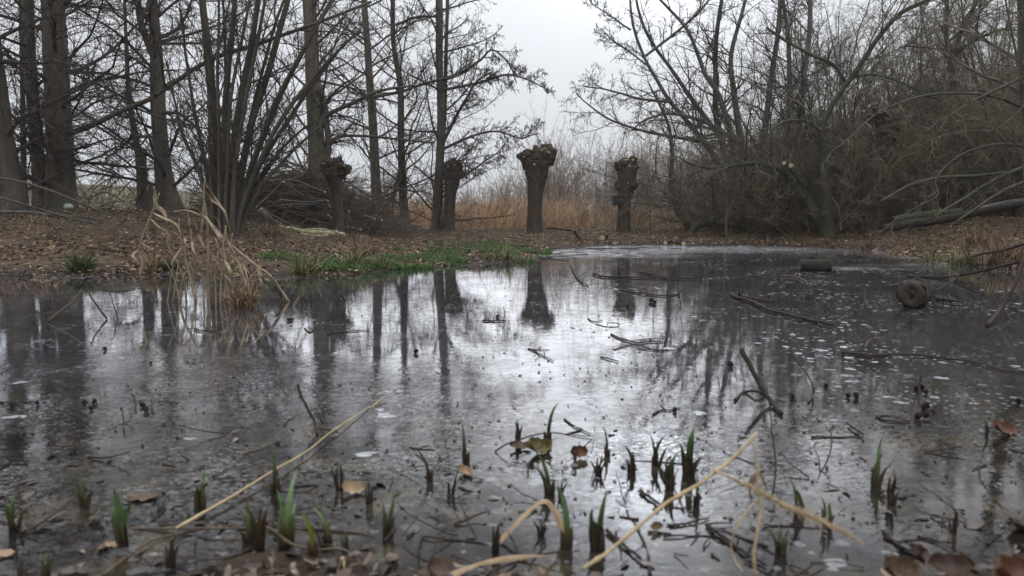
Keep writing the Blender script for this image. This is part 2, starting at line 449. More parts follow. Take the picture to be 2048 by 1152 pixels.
def ground_mat():
    m, nt, b = new_mat('soil_and_leaf_mould'); L = nt.links.new
    tc = nd(nt, 'ShaderNodeTexCoord')
    n1 = nd(nt, 'ShaderNodeTexNoise', Scale=9., Detail=8., Roughness=.7); L(tc.outputs['Object'], n1.inputs['Vector'])
    n2 = nd(nt, 'ShaderNodeTexNoise', Scale=.5, Detail=4.); L(tc.outputs['Object'], n2.inputs['Vector'])
    n3 = nd(nt, 'ShaderNodeTexVoronoi', Scale=22.); L(tc.outputs['Object'], n3.inputs['Vector'])
    r = ramp(nt, [(.25, (.018, .012, .009)), (.5, (.060, .040, .026)), (.75, (.13, .088, .055))]); L(n1.outputs[0], r.inputs[0])
    r3 = ramp(nt, [(0, (.045, .028, .018)), (.6, (.12, .078, .048)), (1, (.22, .15, .09))]); L(n3.outputs['Color'], r3.inputs[0])
    c = mixc(nt, .5, r.outputs[0], r3.outputs[0])
    # the dike meadow far off is short olive grass
    sp = nd(nt, 'ShaderNodeSeparateXYZ'); L(tc.outputs['Object'], sp.inputs[0])
    f = math_(nt, 'MULTIPLY', mapr(nt, sp.outputs[1], 17, 27), mapr(nt, math_(nt, 'MULTIPLY', sp.outputs[0], -1.), 4, 9))
    g = ramp(nt, [(.3, (.085, .075, .042)), (.7, (.15, .125, .072))]); L(n2.outputs[0], g.inputs[0])
    c = mixc(nt, f, c, g.outputs[0])
    c = mixc(nt, mapr(nt, sp.outputs[2], .03, .10, .75, 0), c, (.022, .016, .012))      # waterlogged mud
    L(c, b.inputs['Base Color']); b.inputs['Roughness'].default_value = .85; b.inputs['Specular IOR Level'].default_value = .2
    bp = nd(nt, 'ShaderNodeBump', Strength=.6, Distance=.03); L(n1.outputs[0], bp.inputs['Height']); L(bp.outputs[0], b.inputs['Normal'])
    return m

xs = axis(-400, 400, -9, 9, .085, 1.16); ys = axis(-40, 600, .6, 19, .085, 1.14)
X, Y = np.meshgrid(xs, ys)
Z = ground(X, Y)
g = G(); idx = np.arange(X.size).reshape(X.shape)
g.add(np.stack([X, Y, Z], -1), [np.stack([idx[:-1, :-1], idx[:-1, 1:], idx[1:, 1:], idx[1:, :-1]], -1).reshape(-1, 4)])
tag(g.build('ground', ground_mat()), kind='structure')

# ------------------------------------------------------------------ ice on the pond
def ice_mat():
    m, nt, b = new_mat('pond_ice'); L = nt.links.new
    nt.nodes.remove(b); out = nt.nodes['Material Output']
    tc = nd(nt, 'ShaderNodeTexCoord'); P = tc.outputs['Object']
    at = nd(nt, 'ShaderNodeAttribute', attribute_name='ice'); sc_ = nd(nt, 'ShaderNodeSeparateColor'); L(at.outputs['Color'], sc_.inputs[0])
    frost, wet, rough_a = sc_.outputs[0], sc_.outputs[1], sc_.outputs[2]
    def noise(s, d=5., r=.6, v=P):
        n = nd(nt, 'ShaderNodeTexNoise', Scale=s, Detail=d, Roughness=r); L(v, n.inputs['Vector']); return n.outputs[0]
    big, mid, fine, tiny = noise(.55, 5.), noise(2.6, 6., .65), noise(14., 6., .7), noise(70., 3., .6)
    mps = nd(nt, 'ShaderNodeMapping'); mps.inputs['Scale'].default_value = (1., 1.4, 1.); mps.inputs['Rotation'].default_value = (0, 0, .25); L(P, mps.inputs[0])
    streak = noise(22., 5., .65, mps.outputs[0])
    # colour: dark clear ice over mud, greyer where it is clouded, olive and brown drowned leaves near the bank
    dark = ramp(nt, [(.30, (.030, .028, .030)), (.52, (.07, .068, .072)), (.72, (.17, .17, .18))]); L(mid, dark.inputs[0])
    leafy = ramp(nt, [(.32, (.005, .004, .004)), (.52, (.018, .014, .010)), (.66, (.055, .045, .026)), (.8, (.10, .072, .048))]); L(noise(6., 5., .6), leafy.inputs[0])
    sp = nd(nt, 'ShaderNodeSeparateXYZ'); L(P, sp.inputs[0])
    nearf = math_(nt, 'MULTIPLY', mapr(nt, sp.outputs[1], 3.6, 1.9), .95)
    c = dark.outputs[0]
    c = mixc(nt, mapr(nt, math_(nt, 'ADD', math_(nt, 'MULTIPLY', big, .6), math_(nt, 'MULTIPLY', fine, .4)), .48, .68, 0, .40), c, (.10, .10, .11))
    c = mixc(nt, nearf, c, leafy.outputs[0])
    # white air bubbles and refrozen plates; the finest specks also paint in glints
    def flecks(scale, rmin, rmax, thr, warp):
        wv = nd(nt, 'ShaderNodeTexNoise', Scale=scale * 1.7, Detail=3.); L(P, wv.inputs['Vector'])
        vm = nd(nt, 'ShaderNodeVectorMath', operation='MULTIPLY_ADD'); L(wv.outputs['Color'], vm.inputs[0]); vm.inputs[1].default_value = (warp, warp, 0); L(P, vm.inputs[2])
        fl = nd(nt, 'ShaderNodeVectorMath', operation='MULTIPLY'); L(vm.outputs[0], fl.inputs[0]); fl.inputs[1].default_value = (1, 1, 0)
        vo = nd(nt, 'ShaderNodeTexVoronoi', Scale=scale); vo.voronoi_dimensions = '2D'; L(fl.outputs[0], vo.inputs['Vector'])
        s2 = nd(nt, 'ShaderNodeSeparateColor'); L(vo.outputs['Color'], s2.inputs[0])
        rad = math_(nt, 'MULTIPLY_ADD', s2.outputs[0], rmax - rmin, rmin)
        hit = mapr(nt, math_(nt, 'SUBTRACT', vo.outputs['Distance'], rad), .03, -.03)
        return math_(nt, 'MULTIPLY', hit, math_(nt, 'GREATER_THAN', s2.outputs[1], thr))
    dens = mapr(nt, noise(.9, 3.), .42, .62)
    right = mapr(nt, math_(nt, 'MULTIPLY_ADD', sp.outputs[1], -.05, sp.outputs[0]), -1.2, .8, .35, 1)
    f1 = math_(nt, 'MULTIPLY', math_(nt, 'MULTIPLY', flecks(11., .05, .25, .55, .04), right), dens)
    f2 = math_(nt, 'MULTIPLY', flecks(30., .06, .30, .62, .02), math_(nt, 'MAXIMUM', math_(nt, 'MULTIPLY', dens, right), mapr(nt, mid, .52, .62, 0, .8)))  # bubble specks, scattered beyond their patches as painted glints
    f3 = math_(nt, 'MULTIPLY', flecks(2.6, .02, .11, .80, .14), mapr(nt, fine, .35, .6, .05, .5))
    fle = math_(nt, 'MAXIMUM', math_(nt, 'MAXIMUM', f1, math_(nt, 'MULTIPLY', f2, .8)), math_(nt, 'MULTIPLY', f3, math_(nt, 'MULTIPLY_ADD', nearf, -.9, 1.)))
    fle = math_(nt, 'MULTIPLY', fle, math_(nt, 'MULTIPLY_ADD', nearf, -.55, 1.))
    fr = math_(nt, 'MULTIPLY', frost, mapr(nt, noise(3.5, 6., .75), .36, .62, .05, 1.))
    white = math_(nt, 'MAXIMUM', math_(nt, 'MULTIPLY', fle, math_(nt, 'MULTIPLY_ADD', mapr(nt, tiny, .3, .6), .5, .38)), fr, clamp=True)
    c = mixc(nt, white, c, (.62, .64, .67))
    # a few hairline cracks healed white
    cw = nd(nt, 'ShaderNodeTexNoise', Scale=1.1, Detail=5., Roughness=.6); L(P, cw.inputs['Vector'])
    cm = nd(nt, 'ShaderNodeVectorMath', operation='MULTIPLY_ADD'); L(cw.outputs['Color'], cm.inputs[0]); cm.inputs[1].default_value = (.9, .9, 0); L(P, cm.inputs[2])
    cf = nd(nt, 'ShaderNodeVectorMath', operation='MULTIPLY'); L(cm.outputs[0], cf.inputs[0]); cf.inputs[1].default_value = (.7, 1.2, 0)
    cv = nd(nt, 'ShaderNodeTexVoronoi', Scale=.55, feature='DISTANCE_TO_EDGE'); cv.voronoi_dimensions = '2D'; L(cf.outputs[0], cv.inputs['Vector'])
    crack = math_(nt, 'MULTIPLY', math_(nt, 'MULTIPLY', mapr(nt, cv.outputs['Distance'], .004, .0008), mapr(nt, big, .45, .6, 0, .3)), math_(nt, 'SUBTRACT', 1., nearf))
    white = math_(nt, 'MAXIMUM', white, crack, clamp=True)
    c = mixc(nt, crack, c, (.50, .52, .54))
    # relief: fine wavelets and pitting, strongest where slush refroze
    hn = mixc(nt, .5, streak, tiny)
    amp = math_(nt, 'MULTIPLY', math_(nt, 'MULTIPLY_ADD', rough_a, .09, .010), mapr(nt, noise(1.7, 4.), .32, .66, .25, 1.25))
    b1 = nd(nt, 'ShaderNodeBump', Distance=.006); L(hn, b1.inputs['Height']); L(amp, b1.inputs['Strength'])
    b2 = nd(nt, 'ShaderNodeBump', Distance=.010, Strength=.025); L(noise(5., 3.), b2.inputs['Height']); L(b1.outputs[0], b2.inputs['Normal'])
    # crystal facets: every grain of refrozen slush leans its own way
    def facets(s):
        mv = nd(nt, 'ShaderNodeMapping'); mv.inputs['Scale'].default_value = (.62, 1., 0.); L(P, mv.inputs[0])
        vv = nd(nt, 'ShaderNodeTexVoronoi', Scale=s); vv.voronoi_dimensions = '2D'; L(mv.outputs[0], vv.inputs['Vector'])
        sb = nd(nt, 'ShaderNodeVectorMath', operation='SUBTRACT'); L(vv.outputs['Color'], sb.inputs[0]); sb.inputs[1].default_value = (.5, .5, .5)
        return sb.outputs[0]
    ad = nd(nt, 'ShaderNodeVectorMath', operation='ADD'); L(facets(105.), ad.inputs[0]); L(facets(240.), ad.inputs[1])
    fl2 = nd(nt, 'ShaderNodeVectorMath', operation='MULTIPLY'); L(ad.outputs[0], fl2.inputs[0]); fl2.inputs[1].default_value = (1, 1, 0)
    fs = nd(nt, 'ShaderNodeVectorMath', operation='SCALE'); L(fl2.outputs[0], fs.inputs[0])
    famp = math_(nt, 'MULTIPLY', math_(nt, 'MULTIPLY_ADD', rough_a, .060, .0035), mapr(nt, noise(2.1, 5., .65), .36, .62, .15, 1.3)); L(famp, fs.inputs['Scale'])
    an = nd(nt, 'ShaderNodeVectorMath', operation='ADD'); L(b2.outputs[0], an.inputs[0]); L(fs.outputs[0], an.inputs[1])
    nn = nd(nt, 'ShaderNodeVectorMath', operation='NORMALIZE'); L(an.outputs[0], nn.inputs[0])
    N = nn.outputs[0]
    df = nd(nt, 'ShaderNodeBsdfDiffuse'); L(c, df.inputs[0]); L(N, df.inputs['Normal'])
    gl = nd(nt, 'ShaderNodeBsdfGlossy'); gl.inputs[0].default_value = (.92, .935, .985, 1); L(N, gl.inputs['Normal'])
    ro = math_(nt, 'MULTIPLY_ADD', mapr(nt, mid, .46, .72), .07, .008)
    ro = math_(nt, 'ADD', ro, math_(nt, 'MULTIPLY', white, .25))
    L(math_(nt, 'MULTIPLY', ro, math_(nt, 'MULTIPLY_ADD', wet, -.85, 1.)), gl.inputs['Roughness'])
    lw = nd(nt, 'ShaderNodeLayerWeight', Blend=.5); L(nt.nodes.new('ShaderNodeNewGeometry').outputs['Normal'], lw.inputs['Normal'])
    fac = mapr(nt, lw.outputs['Facing'], .565, .93, ICE_F0, ICE_F1)
    fac = math_(nt, 'MULTIPLY', fac, math_(nt, 'MULTIPLY_ADD', mapr(nt, math_(nt, 'ADD', math_(nt, 'MULTIPLY', mid, .5), math_(nt, 'MULTIPLY', fine, .5)), .36, .64), .40, .70))
    fac = math_(nt, 'MULTIPLY', fac, math_(nt, 'MULTIPLY_ADD', white, -.72, 1.), clamp=True)
    mx = nd(nt, 'ShaderNodeMixShader'); L(fac, mx.inputs[0]); L(df.outputs[0], mx.inputs[1]); L(gl.outputs[0], mx.inputs[2])
    L(mx.outputs[0], out.inputs['Surface'])
    return m

xi = np.linspace(-10, 8.5, 190); yi = np.linspace(.9, 16.5, 170)
X, Y = np.meshgrid(xi, yi); dd = -sdist(X, Y).reshape(X.shape)
g = G(); idx = np.arange(X.size).reshape(X.shape)
g.add(np.stack([X, Y, np.zeros_like(X)], -1), [np.stack([idx[:-1, :-1], idx[:-1, 1:], idx[1:, 1:], idx[1:, :-1]], -1).reshape(-1, 4)])
ice = tag(g.build('pond_ice', ice_mat()), kind='structure')
ca = ice.data.color_attributes.new('ice', 'FLOAT_COLOR', 'POINT')
jag = (vnoise(X, Y, .8, 5) - .5)
fr = smooth((Y - 10.6 + jag * 1.6 - .12 * (X - 2)) / 1.6) * smooth((X - .1 + jag) / .8) * (1 - .7 * smooth((X - 3.6 + 2 * jag) / 2.0)) * .66
fr = np.maximum(fr, .55 * smooth(1 - np.hypot((X - 3.95) / 1.3, (Y - 8.75) / .55)))
fr = np.maximum(fr, .40 * smooth(1 - np.hypot((X - 5.0) / 1.3, (Y - 9.3) / .5)))
fr = np.maximum(fr, .75 * smooth(1 - dd / .12) * (vnoise(X, Y, 2.5, 8) > .5) * (Y > 5))
wet = smooth((Y - 5.6) / .5) * smooth((-X - 3.0) / .5)
wet = np.maximum(wet, .7 * smooth((Y - 6.0) / 1.2) * smooth(1 - np.hypot((X + .6) / 2.2, (Y - 8) / 3)))
rough_ = smooth((3.3 + 1.3 * (vnoise(X, Y, .7, 11) - .5) - Y) / 1.2) * (.45 + .55 * smooth((.5 - X + 1.2 * (vnoise(X, Y, .6, 14) - .5)) / .9)) + .06
rough_ = np.clip(rough_, 0, 1)
ca.data.foreach_set('color', np.stack([fr, wet, rough_, np.ones_like(fr)], -1).astype(np.float32).ravel())

# ------------------------------------------------------------------ trees
def stem(pts, Y, n=26, flare=1.35, to_ground=True, Yend=None):
    """pts run from the foot upwards: (pixel x, pixel y, pixel width)"""
    k = len(pts); Ys = [Y + ((Yend - Y) * i / (k - 1) if Yend is not None else 0) for i in range(k)]
    P = [W(p[0], p[1], q) for p, q in zip(pts, Ys)]; R = [sz(p[2], q) / 2 for p, q in zip(pts, Ys)]
    if to_ground:
        b = P[0].copy(); g0 = gz(b[0], b[1]); 
        P = [np.array([b[0], b[1], g0 - .15])] + ([np.array([b[0], b[1], min(g0 + .12, b[2] - .02)])] if b[2] - g0 > .3 else []) + P
        R = [R[0] * flare] + ([R[0] * (1 + (flare - 1) * .5)] if len(P) > len(R) + 1 else []) + R
    c = catmull(np.column_stack([np.array(P), np.array(R)]), n)
    return c[:, :3], np.maximum(c[:, 3], .003)

def wobble(rg, p, amt):
    n = len(p); q = p.copy()
    for k in (2, 4, 7):
        ph = rg.uniform(0, 6.28, 3)
        q += amt / k * np.sin(np.linspace(0, 1, n)[:, None] * 6.28 * k / 2 + ph) * np.linspace(0.1, 1, n)[:, None]
    return q

AL = [dict(n=30, t0=.27, t1=.99, len=(2.2, 4.2), fall=.55, ang=66, sd=13, rr=.30, rmin=.010, rcap=.036, seg=8, wob=.11, trop=.035, sides=5, tip=.3),
      dict(n=14, t0=.12, ratio=.36, ang=50, rr=.45, rmin=.005, seg=5, wob=.16, trop=.03, sides=3, fall=.6),
      dict(n=9, t0=.1, ratio=.48, ang=46, rr=.6, rmin=.0036, seg=3, wob=.18, trop=.02, sides=3, fall=.4)]
def lv(base, **kw):
    out = [dict(d) for d in base]
    for k, v in kw.items():
        i, key = int(k[1]), k[3:]
        out[i][key] = v
    return out

def tree(name, label, cat, seed, stems, levels, bark='alder', twig='twig', group=None, limbs=(), cat_k=0, wob=.06, sides=12, rough=.07, stempart='trunk', own=None):
    """stems / limbs: lists of (points, depth[, end depth]); levels: side branching of the stems; own: side branching of the limbs"""
    rg = np.random.default_rng(seed)
    S = []
    for s in stems:
        p, r = stem(s[0], s[1], Yend=s[2] if len(s) > 2 else None, n=max(12, min(30, 5 * len(s[0]))))
        S.append((wobble(rg, p, wob), r))
    b = S[0][0][0]; org = (b[0], b[1], gz(b[0], b[1]))
    t = thing(name, org, label, cat, group)
    for i, (p, r) in enumerate(S):
        g = G(); g.tubes(p, r, sides, cap=True, rough=rough, seed=seed + i); g.build(stempart, M[bark], t, org)
    cg = G(); LB = []
    for i, l in enumerate(limbs):
        p, r = stem(l[0], l[1], Yend=l[2] if len(l) > 2 else None, to_ground=False, n=18)
        p = wobble(rg, p, wob * .7); LB.append((p, r))
        g = G(); g.tubes(p, r, 8, cap=True, rough=rough, seed=seed + 50 + i); g.build('limb', M[bark], t, org)
    tips = []
    if levels:
        for p, r in S:
            tips += crown(cg, rg, p[None], r[None], levels)[-1:]
    if own or levels:
        for p, r in LB:
            tips += crown(cg, rg, p[None], r[None], own or levels[1:])[-1:]
    if cat_k and tips:
        for tp, _ in tips:
            dangles(cg, rg, tp, max(10, int(cat_k * len(tp) / sum(len(a) for a, _ in tips))))
    if cg.n: cg.build('crown', M[twig], t, org, smooth_=False)
    return t

LIMB = [dict(n=13, t0=.1, ratio=.34, ang=52, rr=.45, rmin=.007, seg=6, wob=.14, trop=.03, sides=4, fall=.4),
        dict(n=9, t0=.1, ratio=.42, ang=48, rr=.55, rmin=.005, seg=4, wob=.17, trop=.0, sides=3, fall=.4),
        dict(n=6, t0=.1, ratio=.5, ang=45, rr=.6, rmin=.0042, seg=3, wob=.2, trop=.0, sides=3, fall=.3)]

# --- left bank, big trunks
HANG = lv(AL, L0_n=26, L0_fall=.4, L0_len=(2.0, 3.6), L0_trop=-.012, L0_t0=.16, L1_trop=-.03, L1_n=18, L2_n=11)
tree('alder_tree', 'dark leaning trunk at the very left edge of the left bank', 'tree', 1,
     [([(22, 372, 48), (12, 310, 42), (-2, 220, 38), (-14, 120, 34), (-30, -20, 30), (-50, -300, 24), (-62, -700, 15), (-70, -1050, 4)], 12.5)], HANG)
tree('alder_tree', 'straight mid-thick trunk standing just left of the thickest trunk, almost touching it', 'tree', 2,
     [([(80, 395, 30), (77, 330, 25), (70, 220, 23), (61, 80, 21), (55, -40, 19), (45, -350, 14), (38, -700, 9), (34, -1000, 3)], 14.2)], HANG)
tree('alder_tree', 'thickest dark trunk on the left bank, pale streaked stone at its foot', 'tree', 3,
     [([(122, 402, 58), (120, 340, 50), (117, 220, 46), (112, 90, 43), (107, -40, 39), (100, -350, 28), (92, -800, 16), (88, -1200, 5)], 13.4)],
     lv(HANG, L0_n=28, L0_len=(2.4, 4.4)), cat_k=1800,
     limbs=[([(132, 268, 13), (185, 250, 11), (245, 220, 10), (310, 192, 9), (420, 120, 9), (512, 94, 8), (600, 58, 7), (740, 2, 5)], 13.3, 11.8),
            ([(118, 30, 12), (135, 5, 10), (190, -60, 8), (260, -150, 5)], 13.4, 12.4)], own=LIMB)
tree('alder_sapling', 'slender pole-thin trunk between the left edge trunk and its upright neighbour', 'sapling', 4,
     [([(47, 345, 11), (45, 200, 9), (42, 60, 8), (40, -120, 5), (38, -260, 2)], 15.)], lv(AL, L0_n=12, L0_len=(.8, 1.8), L0_t0=.3))
tree('alder_tree', 'trunk with a high fork, its base leaning right above the broken reeds', 'tree', 5,
     [([(342, 412, 48), (330, 360, 36), (318, 260, 29), (312, 160, 26), (308, 80, 21), (303, -40, 18), (296, -300, 13), (288, -640, 8), (284, -960, 3)], 15.)],
     lv(HANG, L0_n=30, L0_len=(1.8, 3.4)), cat_k=1800,
     limbs=[([(312, 120, 18), (292, 75, 15), (278, 30, 13), (272, -60, 11), (262, -260, 8), (250, -560, 4)], 15.),
            ([(312, 78, 9), (350, 60, 7), (375, 28, 5), (388, -10, 4)], 15.),
            ([(318, 225, 7), (360, 230, 6), (400, 262, 4), (428, 300, 3)], 15., 14.2)], own=LIMB)
tree('alder_sapling', 'thin bare trunk leaning left in front of the far meadow, beside a broken snag', 'sapling', 6,
     [([(282, 398, 15), (281, 330, 14), (268, 260, 12), (256, 190, 9), (250, 90, 7), (246, -60, 4)], 16.5)], lv(AL, L0_n=14, L0_len=(.9, 2.0), L0_t0=.25, L0_trop=-.02))
def snag(label, x, y0, y1, w, Y, seed):
    p, r = stem([(x, y0, w), (x + 1, (y0 + y1) / 2, w * .92), (x + 1, y1, w * .8)], Y, n=10, flare=1.2)
    org = (p[0][0], p[0][1], gz(p[0][0], p[0][1]))
    t = thing('tree_snag', org, label, 'tree snag')
    g = G(); g.tubes(wobble(np.random.default_rng(seed), p, .03), r, 10, cap=True, rough=.12, seed=seed); g.build('trunk', M['alder'], t, org)
    g = G(); rg = np.random.default_rng(seed)
    for k in range(7):
        a = rg.uniform(0, 6.28); q = p[-1] + np.array([math.cos(a), math.sin(a), 0]) * r[-1] * .7
        g.tubes(np.stack([q - [0, 0, .06], q + [0, 0, rg.uniform(.02, .09)]]), np.array([r[-1] * .32, .006]), 4)
    g.build('broken_top', M['alder'], t, org)
snag('broken-topped dead snag behind the thin leaning trunk, in front of the meadow', 286, 395, 302, 15, 15.6, 7)
snag('short broken stump right of the snag at the foot of the forked trunk', 300, 402, 372, 12, 14.6, 8)

# --- coppiced multi-stem tree
CST = [([(474, 445, 13), (502, 360, 10.5), (546, 270, 9), (602, 188, 8), (662, 118, 6), (725, 55, 4)], 11.6),
       ([(478, 446, 12), (514, 346, 10), (568, 250, 8), (622, 165, 7), (690, 85, 5)], 11.9),
       ([(484, 446, 11), (524, 372, 8), (584, 302, 6), (642, 252, 4)], 11.7),
       ([(430, 441, 12), (412, 340, 9), (390, 230, 7), (372, 120, 5), (360, 20, 3)], 12.2),
       ([(432, 440, 19.0), (430, 330, 14.7), (427, 200, 13.0), (420, 90, 12.1), (408, -20, 10.4), (380, -330, 4.3)], 12.),
       ([(446, 445, 20.7), (448, 330, 14.7), (450, 220, 13.0), (458, 110, 11.2), (468, 0, 9.5), (486, -380, 3.5)], 11.9),
       ([(458, 448, 20.7), (463, 340, 14.7), (474, 230, 13.0), (498, 110, 12.1), (520, 0, 10.4), (580, -400, 3.5)], 11.8),
       ([(470, 446, 20.7), (482, 350, 14.7), (505, 240, 13.0), (536, 130, 12.1), (572, 10, 10.4), (660, -300, 3.5)], 11.9),
       ([(480, 444, 20.7), (500, 345, 13.0), (538, 240, 11.2), (585, 140, 9.5), (645, 30, 7.8), (760, -150, 3.5)], 12.1),
       ([(424, 438, 13.0), (410, 380, 10.4), (388, 312, 7.8), (362, 262, 6.0), (345, 200, 4.3), (330, 120, 2.6)], 12.1),
       ([(440, 446, 12.1), (438, 340, 8.6), (437, 220, 6.9), (436, 100, 6.0), (440, -30, 4.3), (446, -250, 2.6)], 11.6),
       ([(463, 449, 12.1), (472, 330, 8.6), (492, 200, 7.8), (516, 80, 6.9), (538, -40, 5.2), (575, -250, 2.6)], 11.5),
       ([(452, 449, 11.2), (455, 340, 7.8), (463, 210, 6.9), (482, 90, 6.0), (500, -30, 4.3), (520, -250, 2.6)], 11.55),
       ([(476, 447, 13.0), (492, 360, 9.5), (524, 270, 7.8), (560, 190, 6.9), (606, 100, 5.2), (670, -10, 3.5)], 11.7),
       ([(427, 441, 10.4), (421, 330, 6.9), (415, 210, 5.2), (404, 80, 4.3), (396, -60, 2.6)], 11.8),
       ([(468, 449, 10.4), (480, 340, 7.8), (512, 200, 6.9), (548, 70, 6.0), (580, -40, 4.3)], 12.2),
       ([(486, 443, 11.2), (512, 370, 7.8), (560, 300, 6.0), (600, 265, 4.3), (650, 235, 2.6)], 12.),
       ([(444, 447, 10.4), (445, 300, 6.9), (450, 160, 6.0), (446, 40, 5.2), (440, -100, 3.5)], 12.2)]
tree('coppiced_tree', 'coppiced tree with a fan of many slim stems rising from one stool', 'tree', 9, CST,
     [dict(n=12, t0=.25, t1=.99, len=(.8, 1.8), fall=.4, ang=42, sd=12, rr=.3, rmin=.006, rcap=.018, seg=6, wob=.12, trop=.06, sides=4),
      dict(n=8, t0=.15, ratio=.40, ang=45, rr=.55, rmin=.0045, seg=4, wob=.16, trop=.02, sides=3),
      dict(n=3, t0=.2, ratio=.5, ang=45, rr=.6, rmin=.004, seg=3, wob=.2, trop=.0, sides=3)],
     bark='willow', twig='twig', stempart='stem', wob=.05, sides=9)

# --- alders behind the brush pile
RISE = lv(AL, L0_n=34, L0_len=(2.2, 3.8), L0_trop=.03, L0_t0=.2, L0_rcap=.030, L1_n=12, L2_n=8)
tree('alder_tree', 'thick trunk rising behind the brush pile, right of the coppiced stems', 'tree', 10,
     [([(640, 425, 46), (636, 380, 38), (632, 280, 34), (624, 160, 29), (622, 60, 27), (618, -60, 24), (612, -340, 17), (604, -660, 10), (600, -950, 3)], 17.)], RISE,
     limbs=[([(652, 340, 15), (655, 290, 13), (652, 220, 11), (640, 170, 9)], 17.),
            ([(636, 240, 9), (690, 212, 8), (760, 182, 6), (830, 172, 4)], 17., 16.4),
            ([(636, 290, 8), (690, 272, 6), (745, 275, 5), (870, 283, 3)], 17., 17.8)], own=LIMB, cat_k=1400)
tree('alder_tree', 'slim grey trunk, second right of the brush pile trunk, with a bulge at mid height', 'tree', 11,
     [([(757, 432, 26), (752, 380, 21), (747, 250, 17), (740, 160, 15), (734, 80, 13), (729, 0, 12), (724, -250, 9), (718, -560, 5), (716, -760, 2)], 19.)], RISE,
     limbs=[([(745, 195, 7), (800, 183, 6), (860, 165, 5), (920, 150, 4)], 19., 18.4)], own=LIMB, cat_k=1200)
tree('alder_tree', 'slim grey trunk with a bend below its top, third trunk right of the brush pile', 'tree', 12,
     [([(810, 446, 22), (807, 400, 18), (803, 280, 14), (801, 170, 12), (790, 100, 10), (786, 30, 9), (790, -200, 7), (794, -460, 3)], 20.)], RISE,
     limbs=[([(791, 50, 6), (830, 35, 5), (880, 35, 4)], 20.), ([(800, 330, 5), (790, 380, 5), (783, 430, 4)], 20., 19.6)], own=LIMB, cat_k=1000)
tree('alder_tree', 'twin-stemmed alder at the edge of the open sky, catkin-hung branches reaching right', 'tree', 13,
     [([(874, 440, 22), (875, 380, 18), (880, 250, 15), (879, 130, 14), (880, 0, 14), (876, -260, 9), (874, -520, 3)], 19.),
      ([(880, 436, 9), (884, 330, 8), (890, 190, 8), (895, 80, 7), (898, -40, 7), (902, -260, 4)], 19.3)],
     lv(RISE, L0_len=(1.6, 2.9), L0_n=26),
     limbs=[([(884, 160, 8), (925, 145, 7), (960, 120, 5), (985, 98, 4), (1020, 130, 3), (1035, 168, 2)], 19., 18.4),
            ([(884, 290, 7), (920, 220, 6), (950, 165, 4), (985, 145, 3)], 19., 18.2),
            ([(884, 300, 6), (930, 278, 5), (990, 262, 4), (1040, 275, 3), (1078, 268, 2)], 19., 18.5),
            ([(886, 180, 6), (960, 165, 5), (1010, 150, 4), (1055, 160, 3), (1085, 172, 2)], 19., 18.6),
            ([(884, 385, 5), (930, 350, 4), (975, 318, 3), (1010, 290, 2)], 19., 18.7)], own=lv(LIMB, L0_n=18, L0_ratio=.28, L1_n=10, L2_n=7), cat_k=4200)

